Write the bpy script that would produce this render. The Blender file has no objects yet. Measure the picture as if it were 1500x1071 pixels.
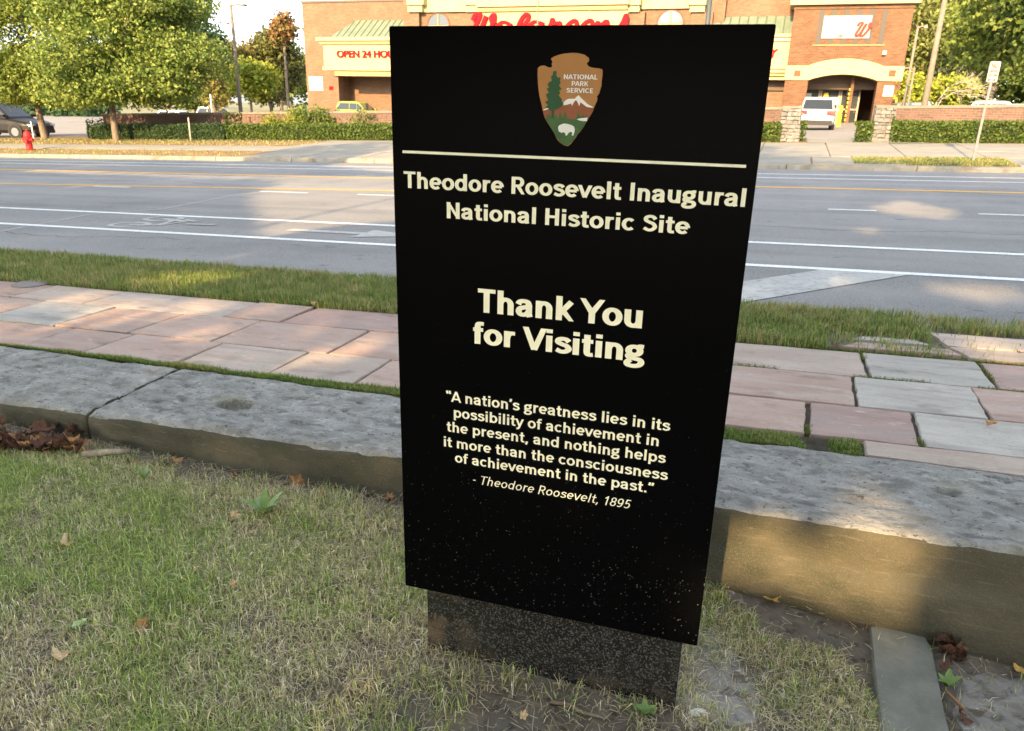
import bpy, math, random
import numpy as np
from mathutils import Vector, Matrix
from mathutils import noise as mnoise
random.seed(7); rng = np.random.default_rng(7)
SC = bpy.context.scene
COL = SC.collection
PI = math.pi

# ---------------------------------------------------------------- camera
FPX, CX, CY, HC = 1092., 750., 535.5, 1.5          # focal length and centre in photo pixels, eye height (m)
n_ = np.array([-74., 3118., FPX]); n_ /= np.linalg.norm(n_)
y_ = np.array([0, 0, 1.]) - n_ * n_[2]; y_ /= np.linalg.norm(y_)
x_ = np.cross(n_, y_); x_ = -x_ if x_[0] < 0 else x_
RW = np.array([x_, y_, -n_])
cd = bpy.data.cameras.new('camera'); cam = bpy.data.objects.new('camera', cd); COL.objects.link(cam)
cd.sensor_width = 36; cd.lens = FPX / 1500 * 36; cd.clip_start = .05; cd.clip_end = 2000
M = Matrix.Identity(4)
for i in range(3):
    M[i][0] = RW[i][0]; M[i][1] = -RW[i][1]; M[i][2] = -RW[i][2]
M[2][3] = HC
cam.matrix_world = M
cd.dof.use_dof = True; cd.dof.focus_distance = 1.75; cd.dof.aperture_fstop = 13.0
SC.camera = cam

# ---------------------------------------------------------------- light
SUN_AZ, SUN_EL = math.radians(68), math.radians(21)   # heading the sunlight travels in, and the sun's height
w = bpy.data.worlds.new('World'); SC.world = w; w.use_nodes = True
nt = w.node_tree; bg = nt.nodes['Background']
sky = nt.nodes.new('ShaderNodeTexSky'); sky.sky_type = 'NISHITA'; sky.sun_disc = False
sky.sun_elevation = SUN_EL; sky.sun_rotation = math.radians(90) - (SUN_AZ + PI)
sky.air_density = 1.0; sky.dust_density = 1.6; sky.ozone_density = 1.0
hs = nt.nodes.new('ShaderNodeHueSaturation'); hs.inputs['Saturation'].default_value = .42      # a hazy, pale sky
nt.links.new(sky.outputs[0], hs.inputs['Color']); nt.links.new(hs.outputs[0], bg.inputs[0]); bg.inputs[1].default_value = .15
LD = Vector((math.cos(SUN_AZ) * math.cos(SUN_EL), math.sin(SUN_AZ) * math.cos(SUN_EL), -math.sin(SUN_EL)))
sl = bpy.data.lights.new('sun', 'SUN'); sl.energy = 3.8; sl.angle = math.radians(.5); sl.color = (1, .68, .34)
so = bpy.data.objects.new('sun', sl); COL.objects.link(so)
so.rotation_euler = LD.to_track_quat('-Z', 'Y').to_euler()
SC.view_settings.view_transform = 'Standard'; SC.view_settings.look = 'None'
SC.view_settings.exposure = 2.12; SC.view_settings.gamma = 1.0
SC.render.engine = 'CYCLES'

# ---------------------------------------------------------------- frames
EU = Vector((.94396, -.33006, 0)); EV = Vector((.33006, .94396, 0)); S = .0319
C0 = Vector((0, 0, HC))
def ray(px, py):
    d = RW @ np.array([px - CX, py - CY, FPX]); return Vector(d / np.linalg.norm(d))
PV = [-60, 2.3, 4.4, 5.45, 5.46, 21.05, 21.06, 23, 28, 31, 50, 60, 400]
PZ = [.2, .24, .24, .20, .08, .08, .2, .30, .5, .55, .62, .7, 1.2]
def su(u): return S * max(-55, min(55, u))
def G(u, v): return float(np.interp(v, PV, PZ)) + su(u)
def F(u, v, dz=0): p = EU * u + EV * v; p.z = G(u, v) + dz; return p
def UV(p): return p.x * EU.x + p.y * EU.y, p.x * EV.x + p.y * EV.y
def gp(px, py, z=None):
    """point of the ground seen at a photo position"""
    d = ray(px, py); t = (0.1 - HC) / d.z if d.z < -.004 else 50.
    for k in range(30):
        p = C0 + d * t; u, v = UV(p); g = G(u, v)
        nt_ = (g - HC) / d.z if d.z < -.004 else t
        t = t * .6 + min(nt_, 150) * .4
    p = C0 + d * t; return p
def gv(px, py, v):
    """point seen at a photo position, on the upright plane at distance v across the road"""
    d = ray(px, py); t = v / (d.x * EV.x + d.y * EV.y); return C0 + d * t
ROADROT = math.atan2(EU.y, EU.x)

# ---------------------------------------------------------------- helpers
class MB:
    def __init__(s): s.v = []; s.f = []
    def add(s, vs, fs):
        o = len(s.v); s.v += [tuple(p) for p in vs]; s.f += [tuple(i + o for i in f) for f in fs]; return s
    def box(s, x0, x1, y0, y1, z0, z1, j=0):
        vs = [(x, y, z) for z in (z0, z1) for y in (y0, y1) for x in (x0, x1)]
        if j: vs = [tuple(c + random.uniform(-j, j) for c in p) for p in vs]
        return s.add(vs, [(0, 2, 3, 1), (4, 5, 7, 6), (0, 1, 5, 4), (2, 6, 7, 3), (0, 4, 6, 2), (1, 3, 7, 5)])
    def prism(s, pts, ax, a, b):
        """closed outline pts swept along axis ax ('x','y','z') from a to b"""
        n = len(pts)
        def m(p, t): return {'x': (t, p[0], p[1]), 'y': (p[0], t, p[1]), 'z': (p[0], p[1], t)}[ax]
        vs = [m(p, a) for p in pts] + [m(p, b) for p in pts]
        fs = [tuple(range(n)), tuple(range(2 * n - 1, n - 1, -1))] + [(i, i + n, (i + 1) % n + n, (i + 1) % n) for i in range(n)]
        return s.add(vs, fs)
    def tube(s, pts, rs, n=8, cap=True):
        pts = [Vector(p) for p in pts]
        if not hasattr(rs, '__len__'): rs = [rs] * len(pts)
        vs = []; fs = []
        for i, p in enumerate(pts):
            d = (pts[min(i + 1, len(pts) - 1)] - pts[max(i - 1, 0)]).normalized()
            a = d.orthogonal().normalized() if i == 0 else (a - d * a.dot(d)).normalized()
            b = d.cross(a)
            for k in range(n):
                t = 2 * PI * k / n; vs.append(p + (a * math.cos(t) + b * math.sin(t)) * rs[i])
            if i: fs += [((i - 1) * n + k, (i - 1) * n + (k + 1) % n, i * n + (k + 1) % n, i * n + k) for k in range(n)]
        if cap: fs += [tuple(range(n))[::-1], tuple(range((len(pts) - 1) * n, len(pts) * n))]
        return s.add(vs, fs)
    def lathe(s, prof, n=16, c=(0, 0, 0)):
        return s.tube2([(c[0], c[1], c[2] + z) for r, z in prof], [max(r, 1e-4) for r, z in prof], n)
    def tube2(s, pts, rs, n):
        vs = []; fs = []
        for i, (p, r) in enumerate(zip(pts, rs)):
            vs += [(p[0] + r * math.cos(2 * PI * k / n), p[1] + r * math.sin(2 * PI * k / n), p[2]) for k in range(n)]
            if i: fs += [((i - 1) * n + k, (i - 1) * n + (k + 1) % n, i * n + (k + 1) % n, i * n + k) for k in range(n)]
        fs += [tuple(range(n))[::-1], tuple(range((len(pts) - 1) * n, len(pts) * n))]
        return s.add(vs, fs)
    def mesh(s, name, m, smooth=False):
        me = bpy.data.meshes.new(name); me.from_pydata(s.v, [], s.f); me.materials.append(m)
        if smooth:
            me.polygons.foreach_set('use_smooth', [True] * len(me.polygons))
        me.update(); return me
    def build(s, name, m, parent=None, smooth=False, **k):
        return link(name, s.mesh(name, m, smooth), parent, **k)
def link(name, me, parent=None, loc=None, rot=None, **k):
    o = bpy.data.objects.new(name, me); COL.objects.link(o)
    if parent: o.parent = parent
    if loc is not None: o.location = loc
    if rot is not None: o.rotation_euler = rot
    for a, b in k.items(): o[a] = b
    return o
def tag(o, label, cat, group=None):
    o['label'] = label; o['category'] = cat
    if group: o['group'] = group
    return o
def thing(name, label, cat, loc=(0, 0, 0), rz=0, group=None):
    o = bpy.data.objects.new(name, None); COL.objects.link(o); o.empty_display_size = .1
    o.location = loc; o.rotation_euler = (0, 0, rz); return tag(o, label, cat, group)
def quads(name, V, m, parent=None, cols=None, tri=False, **k):
    """V: (n,4,3) or (n,3,3) array of loose faces, optional one colour per face"""
    V = np.asarray(V, np.float32); n, c = V.shape[:2]
    me = bpy.data.meshes.new(name); me.vertices.add(n * c); me.vertices.foreach_set('co', V.ravel())
    me.loops.add(n * c); me.loops.foreach_set('vertex_index', np.arange(n * c, dtype=np.int32))
    me.polygons.add(n); me.polygons.foreach_set('loop_start', np.arange(0, n * c, c, dtype=np.int32))
    if cols is not None:
        a = me.color_attributes.new('Col', 'FLOAT_COLOR', 'POINT')
        cc = np.ones((n, c, 4), np.float32); cc[:, :, :3] = np.asarray(cols)[:, None, :]
        a.data.foreach_set('color', cc.ravel())
    me.materials.append(m); me.update(calc_edges=True); return link(name, me, parent, **k)

# ---------------------------------------------------------------- materials
def mat(name, col, rough=.8, var=None, scale=5., bump=0, bscale=None, spec=.3, metal=0, coat=0, detail=6, stretch=None, rnd=0, emit=0, extra=None):
    """var: second colour blended in by noise; rnd: brightness change from object to object"""
    m = bpy.data.materials.new(name); m.use_nodes = True; t = m.node_tree; N = t.nodes; L = t.links
    b = N['Principled BSDF']; b.inputs['Roughness'].default_value = rough
    b.inputs['Specular IOR Level'].default_value = spec; b.inputs['Metallic'].default_value = metal
    b.inputs['Coat Weight'].default_value = coat; b.inputs['Coat Roughness'].default_value = .05
    b.inputs['Base Color'].default_value = (*col, 1)
    tc = N.new('ShaderNodeTexCoord'); src = tc.outputs['Object']
    if stretch:
        mp = N.new('ShaderNodeMapping'); mp.vector_type = 'TEXTURE'; mp.inputs['Rotation'].default_value = (0, 0, ROADROT); mp.inputs['Scale'].default_value = [1 / q for q in stretch]; L.new(src, mp.inputs[0]); src = mp.outputs[0]
    if rnd:
        oi0 = N.new('ShaderNodeObjectInfo'); va = N.new('ShaderNodeVectorMath'); va.operation = 'MULTIPLY_ADD'
        L.new(oi0.outputs['Random'], va.inputs[0]); va.inputs[1].default_value = (31, 17, 9); L.new(src, va.inputs[2]); src = va.outputs[0]
    out = None
    if var:
        nz = N.new('ShaderNodeTexNoise'); nz.inputs['Scale'].default_value = scale; nz.inputs['Detail'].default_value = detail
        nz.inputs['Roughness'].default_value = .65; L.new(src, nz.inputs['Vector'])
        cr = N.new('ShaderNodeValToRGB'); cr.color_ramp.elements[0].position = .36; cr.color_ramp.elements[1].position = .64
        cr.color_ramp.elements[0].color = (*col, 1); cr.color_ramp.elements[1].color = (*var, 1)
        L.new(nz.outputs[0], cr.inputs[0]); out = cr.outputs[0]
    if rnd:
        oi = N.new('ShaderNodeObjectInfo'); mr = N.new('ShaderNodeMapRange'); mr.inputs[3].default_value = 1 - rnd; mr.inputs[4].default_value = 1 + rnd
        L.new(oi.outputs['Random'], mr.inputs[0]); hv = N.new('ShaderNodeHueSaturation'); L.new(mr.outputs[0], hv.inputs['Value'])
        if out: L.new(out, hv.inputs['Color'])
        else: hv.inputs['Color'].default_value = (*col, 1)
        out = hv.outputs[0]
    if extra: out = extra(N, L, src, out, b) or out
    if out: L.new(out, b.inputs['Base Color'])
    if bump:
        n2 = N.new('ShaderNodeTexNoise'); n2.inputs['Scale'].default_value = bscale or scale * 4; n2.inputs['Detail'].default_value = 8
        n2.inputs['Roughness'].default_value = .7; L.new(src, n2.inputs['Vector'])
        bp = N.new('ShaderNodeBump'); bp.inputs['Strength'].default_value = 1; bp.inputs['Distance'].default_value = bump
        L.new(n2.outputs[0], bp.inputs['Height']); L.new(bp.outputs[0], b.inputs['Normal'])
    return m
def blend_noise(color, scale, lo, hi, fac=1., detail=4, st=None):
    """an extra layer of colour laid over the base where a noise is high"""
    def f(N, L, src, out, b):
        if st:
            mp = N.new('ShaderNodeMapping'); mp.inputs['Scale'].default_value = st; L.new(src, mp.inputs[0]); src = mp.outputs[0]
        nz = N.new('ShaderNodeTexNoise'); nz.inputs['Scale'].default_value = scale; nz.inputs['Detail'].default_value = detail
        L.new(src, nz.inputs['Vector']); mr = N.new('ShaderNodeMapRange'); mr.inputs[1].default_value = lo; mr.inputs[2].default_value = hi
        mr.inputs[4].default_value = fac; L.new(nz.outputs[0], mr.inputs[0])
        mx = N.new('ShaderNodeMix'); mx.data_type = 'RGBA'; L.new(mr.outputs[0], mx.inputs[0])
        if out: L.new(out, mx.inputs[6])
        else: mx.inputs[6].default_value = b.inputs['Base Color'].default_value
        mx.inputs[7].default_value = (*color, 1); return mx.outputs[2]
    return f
def chain(*fs):
    def f(N, L, src, out, b):
        for g in fs: out = g(N, L, src, out, b)
        return out
    return f
def leafmat(name, rough=.6, trans=.3, mul=(1, 1, 1)):
    m = bpy.data.materials.new(name); m.use_nodes = True; N = m.node_tree.nodes; L = m.node_tree.links
    b = N['Principled BSDF']; b.inputs['Roughness'].default_value = rough; b.inputs['Specular IOR Level'].default_value = .25
    at = N.new('ShaderNodeAttribute'); at.attribute_name = 'Col'; L.new(at.outputs['Color'], b.inputs['Base Color'])
    tr = N.new('ShaderNodeBsdfTranslucent'); L.new(at.outputs['Color'], tr.inputs['Color'])
    mx = N.new('ShaderNodeMixShader'); mx.inputs[0].default_value = trans
    L.new(b.outputs[0], mx.inputs[1]); L.new(tr.outputs[0], mx.inputs[2]); L.new(mx.outputs[0], N['Material Output'].inputs[0])
    return m
def brickmat(name, c1, c2, mortar, bw=.215, bh=.075, bump=.004, rough=.85, swap=True):
    m = bpy.data.materials.new(name); m.use_nodes = True; N = m.node_tree.nodes; L = m.node_tree.links
    b = N['Principled BSDF']; b.inputs['Roughness'].default_value = rough; b.inputs['Specular IOR Level'].default_value = .2
    tc = N.new('ShaderNodeTexCoord'); sp = N.new('ShaderNodeSeparateXYZ'); cb = N.new('ShaderNodeCombineXYZ'); ad = N.new('ShaderNodeMath')
    L.new(tc.outputs['Object'], sp.inputs[0]); L.new(sp.outputs[0], ad.inputs[0]); L.new(sp.outputs[1], ad.inputs[1])
    L.new(ad.outputs[0], cb.inputs[0]); L.new(sp.outputs[2], cb.inputs[1])
    br = N.new('ShaderNodeTexBrick'); L.new(cb.outputs[0], br.inputs['Vector'])
    br.inputs['Color1'].default_value = (*c1, 1); br.inputs['Color2'].default_value = (*c2, 1); br.inputs['Mortar'].default_value = (*mortar, 1)
    br.inputs['Scale'].default_value = 1; br.inputs['Brick Width'].default_value = bw; br.inputs['Row Height'].default_value = bh; br.inputs['Mortar Size'].default_value = .006
    nz = N.new('ShaderNodeTexNoise'); nz.inputs['Scale'].default_value = .8; nz.inputs['Detail'].default_value = 8; L.new(tc.outputs['Object'], nz.inputs['Vector'])
    mr = N.new('ShaderNodeMapRange'); mr.inputs[3].default_value = .72; mr.inputs[4].default_value = 1.28; L.new(nz.outputs[0], mr.inputs[0])
    hv = N.new('ShaderNodeHueSaturation'); L.new(mr.outputs[0], hv.inputs['Value']); L.new(br.outputs['Color'], hv.inputs['Color']); L.new(hv.outputs[0], b.inputs['Base Color'])
    bp = N.new('ShaderNodeBump'); bp.inputs['Distance'].default_value = bump; bp.invert = True; L.new(br.outputs['Fac'], bp.inputs['Height']); L.new(bp.outputs[0], b.inputs['Normal'])
    return m

m_asphalt = mat('asphalt', (.20, .198, .192), .85, (.265, .26, .25), .5, .012, 120, spec=.35, stretch=(1, 1.001, 1),
                extra=chain(blend_noise((.06, .06, .06), 75, .5, .72, .75, 2), blend_noise((.42, .41, .39), 110, .58, .70, .75, 2), blend_noise((.31, .30, .29), .9, .45, .75, .6, 5, (.08, 1.3, 1)), blend_noise((.13, .13, .13), 1.3, .55, .75, .6, 6, (.10, 1.0, 1)), blend_noise((.10, .10, .10), 5, .66, .74, .6, 3)))
m_white = mat('road_paint_white', (.62, .64, .62), .7, (.72, .73, .71), 3, .002, 80, extra=blend_noise((.28, .28, .27), 26, .55, .72, .7))
m_faded = mat('road_paint_faded', (.33, .33, .31), .8, (.42, .42, .39), 4, .002, 80, extra=blend_noise((.20, .20, .19), 18, .5, .7, .7))
m_yellow = mat('road_paint_yellow', (.62, .31, .03), .7, (.70, .38, .05), 3, .002, 80, extra=blend_noise((.3, .24, .14), 20, .55, .72, .6))
m_crack = mat('asphalt_seam', (.05, .05, .05), .8)
m_conc = mat('concrete', (.21, .198, .165), .9, (.27, .255, .215), .8, .004, 30, extra=blend_noise((.24, .22, .17), 3.5, .55, .75, .6))
m_kerb = mat('kerb_concrete', (.21, .195, .155), .9, (.28, .26, .215), 2, .01, 18, extra=blend_noise((.15, .13, .09), 3, .52, .68, .8))
m_dry = mat('dry_grass_ground', (.17, .11, .055), .95, (.28, .185, .095), 1.2, .03, 25, extra=blend_noise((.15, .17, .05), .9, .5, .7, .8))
m_far_ground = mat('far_ground', (.15, .16, .07), .95, (.25, .22, .13), 1.3, .03, 6)
m_lot = mat('lot_asphalt', (.2, .185, .165), .9, (.25, .23, .205), .5, .004, 40)
m_soil = mat('soil', (.11, .09, .066), .95, (.22, .185, .135), 9, .018, 38, extra=chain(blend_noise((.17, .155, .13), 3.2, .5, .66, .8), blend_noise((.03, .025, .018), 30, .55, .7, .7)))
m_silt = mat('silt', (.26, .24, .205), .95, (.38, .36, .32), 9, .02, 38, extra=blend_noise((.12, .105, .085), 24, .5, .66, .8, 8))
m_bed = mat('slab_bed_soil', (.05, .042, .03), .95, (.09, .08, .055), 20, .01, 60)
def slabmat(name, a, b, c):
    return mat(name, a, .8, b, 2.2, .006, 24, spec=.25, rnd=.10, stretch=(1, 2.2, 1), extra=chain(blend_noise(c, 2.5, .5, .66, .8, 8, (1, 2.4, 1)), blend_noise((.13, .105, .09), 5, .58, .72, .5, 10), blend_noise((.10, .085, .07), 60, .6, .74, .6), blend_noise((.46, .42, .37), 12, .62, .75, .5, 8)))
m_slabs = [slabmat('pink_sandstone', (.31, .215, .17), (.39, .285, .23), (.37, .30, .25)),
           slabmat('grey_sandstone', (.32, .30, .26), (.40, .375, .33), (.26, .24, .21)),
           slabmat('rose_sandstone', (.28, .19, .16), (.36, .26, .22), (.27, .23, .20)),
           slabmat('buff_sandstone', (.36, .295, .235), (.42, .35, .29), (.33, .25, .205))]
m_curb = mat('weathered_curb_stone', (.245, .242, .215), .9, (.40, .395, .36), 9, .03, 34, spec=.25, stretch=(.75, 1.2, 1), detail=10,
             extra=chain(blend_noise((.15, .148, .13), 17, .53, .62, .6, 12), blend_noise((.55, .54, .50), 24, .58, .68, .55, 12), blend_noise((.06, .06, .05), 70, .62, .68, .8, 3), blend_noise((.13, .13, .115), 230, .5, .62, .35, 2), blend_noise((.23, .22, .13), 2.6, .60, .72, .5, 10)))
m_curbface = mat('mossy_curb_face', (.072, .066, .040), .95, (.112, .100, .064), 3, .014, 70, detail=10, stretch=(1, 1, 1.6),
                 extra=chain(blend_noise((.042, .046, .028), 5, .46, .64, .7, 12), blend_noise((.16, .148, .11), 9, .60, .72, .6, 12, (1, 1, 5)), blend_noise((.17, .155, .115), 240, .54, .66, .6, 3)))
m_bark = mat('bark', (.11, .085, .06), .95, (.2, .16, .12), 6, .03, 10, stretch=(3, 3, .5))
m_palebark = mat('pale_bark', (.3, .25, .18), .9, (.42, .36, .28), 6, .01, 12)
m_leaf = leafmat('foliage'); m_grass = leafmat('grass_blades', .55, .38)
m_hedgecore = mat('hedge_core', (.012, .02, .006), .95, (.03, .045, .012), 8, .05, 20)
m_black = None
def panel_mat():
    m = bpy.data.materials.new('black_panel'); m.use_nodes = True; N = m.node_tree.nodes; L = m.node_tree.links
    b = N['Principled BSDF']; b.inputs['Roughness'].default_value = .3; b.inputs['Specular IOR Level'].default_value = .03
    tc = N.new('ShaderNodeTexCoord'); sp = N.new('ShaderNodeSeparateXYZ'); L.new(tc.outputs['Object'], sp.inputs[0])
    vo = N.new('ShaderNodeTexVoronoi'); vo.inputs['Scale'].default_value = 210; L.new(tc.outputs['Object'], vo.inputs['Vector'])
    wn = N.new('ShaderNodeSeparateColor'); L.new(vo.outputs['Color'], wn.inputs[0])
    # size of each fleck: most cells have none; low on the panel (rain splash) more have one
    den = N.new('ShaderNodeMapRange'); den.inputs[1].default_value = .15; den.inputs[2].default_value = 1.35; den.inputs[3].default_value = .56; den.inputs[4].default_value = 1.0
    L.new(sp.outputs[2], den.inputs[0])
    nz = N.new('ShaderNodeTexNoise'); nz.inputs['Scale'].default_value = 7; L.new(tc.outputs['Object'], nz.inputs['Vector'])
    ad = N.new('ShaderNodeMath'); ad.operation = 'MULTIPLY_ADD'; L.new(nz.outputs[0], ad.inputs[0]); ad.inputs[1].default_value = -.35; L.new(den.outputs[0], ad.inputs[2])
    ad2 = N.new('ShaderNodeMath'); ad2.operation = 'ADD'; L.new(ad.outputs[0], ad2.inputs[0]); ad2.inputs[1].default_value = .18
    sub = N.new('ShaderNodeMath'); sub.operation = 'SUBTRACT'; L.new(wn.outputs[0], sub.inputs[0]); L.new(ad2.outputs[0], sub.inputs[1])
    rad = N.new('ShaderNodeMath'); rad.operation = 'MULTIPLY'; rad.inputs[1].default_value = .75; L.new(sub.outputs[0], rad.inputs[0])
    lt = N.new('ShaderNodeMath'); lt.operation = 'LESS_THAN'; L.new(vo.outputs['Distance'], lt.inputs[0]); L.new(rad.outputs[0], lt.inputs[1])
    br = N.new('ShaderNodeMath'); br.operation = 'MULTIPLY'; L.new(lt.outputs[0], br.inputs[0]); L.new(wn.outputs[1], br.inputs[1])
    mx = N.new('ShaderNodeMix'); mx.data_type = 'RGBA'; L.new(br.outputs[0], mx.inputs[0]); mx.inputs[6].default_value = (.0015, .0015, .0018, 1); mx.inputs[7].default_value = (.17, .17, .155, 1)
    L.new(mx.outputs[2], b.inputs['Base Color']); return m
m_panel = panel_mat()
m_panel_edge = mat('panel_edge', (.01, .01, .01), .4)
m_letter = mat('cream_lettering', (.93, .87, .60), .5, (.95, .90, .66), 9, spec=.3)
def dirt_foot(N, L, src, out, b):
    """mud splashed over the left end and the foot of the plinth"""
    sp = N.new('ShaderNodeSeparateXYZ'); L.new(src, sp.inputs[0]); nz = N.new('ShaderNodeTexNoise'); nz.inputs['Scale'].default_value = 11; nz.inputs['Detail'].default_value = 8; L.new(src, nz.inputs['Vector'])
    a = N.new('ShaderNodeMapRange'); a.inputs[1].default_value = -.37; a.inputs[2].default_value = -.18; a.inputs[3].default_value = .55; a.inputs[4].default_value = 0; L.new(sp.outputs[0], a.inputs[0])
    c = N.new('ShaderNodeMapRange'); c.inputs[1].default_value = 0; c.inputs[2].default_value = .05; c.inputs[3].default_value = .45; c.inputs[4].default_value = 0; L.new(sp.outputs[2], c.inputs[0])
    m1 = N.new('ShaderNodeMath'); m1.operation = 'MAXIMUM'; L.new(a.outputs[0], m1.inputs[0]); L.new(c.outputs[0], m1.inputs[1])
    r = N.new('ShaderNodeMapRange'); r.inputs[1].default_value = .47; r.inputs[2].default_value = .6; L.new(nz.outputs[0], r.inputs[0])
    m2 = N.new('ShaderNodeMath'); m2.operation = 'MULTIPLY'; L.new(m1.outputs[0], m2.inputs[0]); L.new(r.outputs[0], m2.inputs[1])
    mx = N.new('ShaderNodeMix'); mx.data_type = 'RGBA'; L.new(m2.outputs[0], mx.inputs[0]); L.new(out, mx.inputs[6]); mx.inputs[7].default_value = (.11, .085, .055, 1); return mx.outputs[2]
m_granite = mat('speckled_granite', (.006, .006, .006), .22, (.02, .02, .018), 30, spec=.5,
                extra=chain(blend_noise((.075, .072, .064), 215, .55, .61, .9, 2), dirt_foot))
m_chrome = mat('grey_metal', (.35, .36, .37), .45, (.42, .43, .44), 8, metal=.8)

# ================================================================ SETTING
def strip(name, vs, m, u0=-140, u1=140, du=4, dz=0, zf=None, **k):
    mb = MB(); us = sorted(set(list(np.arange(u0, u1, du)) + [u1, -55, 55])) if u0 < -55 else list(np.arange(u0, u1, du)) + [u1]
    us = [u for u in us if u0 <= u <= u1]; n = len(vs)
    P = []
    for u in us:
        for v in vs:
            p = F(u, v, dz)
            if zf: p.z = zf(u, v)
            P.append(p)
    mb.add(P, [(i * n + j, (i + 1) * n + j, (i + 1) * n + j + 1, i * n + j + 1) for i in range(len(us) - 1) for j in range(n - 1)])
    return mb.build(name, m, smooth=True, kind='structure', **k)

def fbm(x, y, z=0, s=1): return mnoise.fractal(Vector((x * s, y * s, z)), 1.0, 2.0, 4)
def lawn_z(u, v):
    c = float(np.interp(u, [-6, -2.2, -1.25, -.5, 0, .8, 2.5], [-.02, 0, .035, .0, -.036, -.088, -.13]))
    k = max(0, min(1, (v - 1.15) / 1.0)); k = k * k * (3 - 2 * k)
    far = su(u) * max(0, min(1, (1.0 - v) / 10))
    return c * k + .012 * fbm(u, v, 3, 1.7) + far
gr = strip('ground', [-60, -10, 1.0], m_far_ground, zf=lambda u, v: lawn_z(u, v) - .03 if abs(u) < 15 else lawn_z(u, v) - .03)
strip('lawn_soil', list(np.arange(.9, 2.42, .05)), m_soil, -8, 5, .05, zf=lambda u, v: lawn_z(u, v) + .006 * fbm(u, v, 9, 9))
strip('slab_bed', [2.4, 2.86, 2.88, 3.4, 4.45], m_bed, -90, 60, 3, zf=lambda u, v: G(u, v) - (.2 if v < 2.87 else .016))
strip('verge_soil', [4.4, 4.8, 5.2, 5.46], m_soil, -90, 60, 1, -.02)
strip('road', [5.3, 10, 15, 21.1], m_asphalt, zf=lambda u, v: .08 + su(u))
def band(name, u0, u1, v0, v1, m, dz=.004, w0=None):
    mb = MB(); us = list(np.linspace(u0, u1, max(2, int((u1 - u0) / 5) + 2))); 
    P = []
    for u in us: P += [EU * u + EV * v0 + Vector((0, 0, .08 + su(u) + dz)), EU * u + EV * v1 + Vector((0, 0, .08 + su(u) + dz))]
    mb.add(P, [(2 * i, 2 * i + 2, 2 * i + 3, 2 * i + 1) for i in range(len(us) - 1)])
    return mb.build(name, m, kind='structure')
band('lane_line', -80, 60, 7.50, 7.62, m_white); band('lane_line', -80, 60, 8.90, 9.02, m_white)
band('lane_line', -80, 60, 18.15, 18.27, m_white); band('lane_line', -80, 60, 19.30, 19.42, m_white)
band('yellow_line', -80, 60, 15.81, 16.01, m_yellow)
def flat(name, pts, m, dz=.006, **k):
    mb = MB(); mb.add([EU * u + EV * v + Vector((0, 0, .08 + su(u) + dz)) for u, v in pts], [tuple(range(len(pts)))])
    return mb.build(name, m, kind='structure')
def ribbon2(pts, wd):
    """flat stroke outline quads through 2-D points"""
    out = []
    for i in range(len(pts) - 1):
        a = np.array(pts[i]); b = np.array(pts[i + 1]); d = b - a; d = d / (np.linalg.norm(d) + 1e-9); q = np.array([-d[1], d[0]]) * wd / 2
        out.append([a - q, b - q, b + q, a + q])
    return out
mb = MB()      # yellow turn-lane taper
tp = [(-60, 9.6), (-40, 10.9), (-16.6, 12.40), (-7.1, 13.25), (-5, 13.45)]
for (a, b) in zip(tp[:-1], tp[1:]):
    mb.add([EU * q[0] + EV * (q[1] + o) + Vector((0, 0, .084 + su(q[0]))) for q, o in ((a, -.08), (b, -.08), (b, .08), (a, .08))], [(0, 1, 2, 3)])
mb.build('yellow_line', m_yellow, kind='structure')
for k, (a, b) in enumerate([(-9.7, -8.6), (-7.5, -6.4), (-3.2, -2.2), (.68, 1.35), (2.68, 3.6), (5.6, 6.6), (-14, -13)]):
    band('lane_dash', a, b, 12.40, 12.50, m_white)
flat('crossing_stripe', [(-1.35, 5.42), (.02, 5.42 + .66), (.18, 6.26), (1.14, 7.47), (.45, 7.47), (-.20, 6.62)][0:0] or [(-1.35, 5.46), (-.62, 5.46), (1.16, 7.48), (.42, 7.48)], m_faded)
flat('crossing_stripe', [(2.5, 5.47), (3.2, 5.47), (5.0, 7.48), (4.3, 7.48)], m_faded)
# bicycle symbol and arrow in the bike lane
mb = MB()
def arcp(cx, cy, r, a0=0, a1=2 * PI, n=16, k=1.): return [(cx + r * k * math.cos(a0 + (a1 - a0) * i / n), cy + r * math.sin(a0 + (a1 - a0) * i / n)) for i in range(n + 1)]
bk = [arcp(-8.45, 8.0, .21, k=1.3), arcp(-8.45, 8.62, .21, k=1.3), [(-8.45, 8.0), (-8.0, 8.05), (-7.9, 8.45), (-8.45, 8.62)], [(-8.0, 8.05), (-8.15, 8.5)], [(-8.05, 8.6), (-7.75, 8.5)], [(-7.7, 8.25), (-7.25, 8.3)]]
zz = .003
for st in bk:
    zz += .0006
    for q in ribbon2(st, .085): mb.add([EU * p[0] + EV * p[1] + Vector((0, 0, .08 + su(p[0]) + zz)) for p in q], [(0, 1, 2, 3)]); zz += .00005
mb.build('bicycle_symbol', m_faded, kind='structure')
flat('lane_arrow', [(-6.0, 8.14), (-4.9, 8.14), (-4.9, 7.92), (-4.1, 8.22), (-4.9, 8.52), (-4.9, 8.30), (-6.0, 8.30)], m_faded)
mb = MB()
for st in ([(-9.3, 5.5), (-9.6, 6.9), (-9.95, 8.7)], [(-9.95, 8.7), (-9.4, 9.6), (-9.75, 11.8), (-9.2, 13)]):
    for q in ribbon2(st, .05): mb.add([EU * p[0] + EV * p[1] + Vector((0, 0, .0835 + su(p[0]))) for p in q], [(0, 1, 2, 3)])
mb.build('pavement_seam', m_faded, kind='structure')
mb = MB()      # cracks in the asphalt
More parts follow.
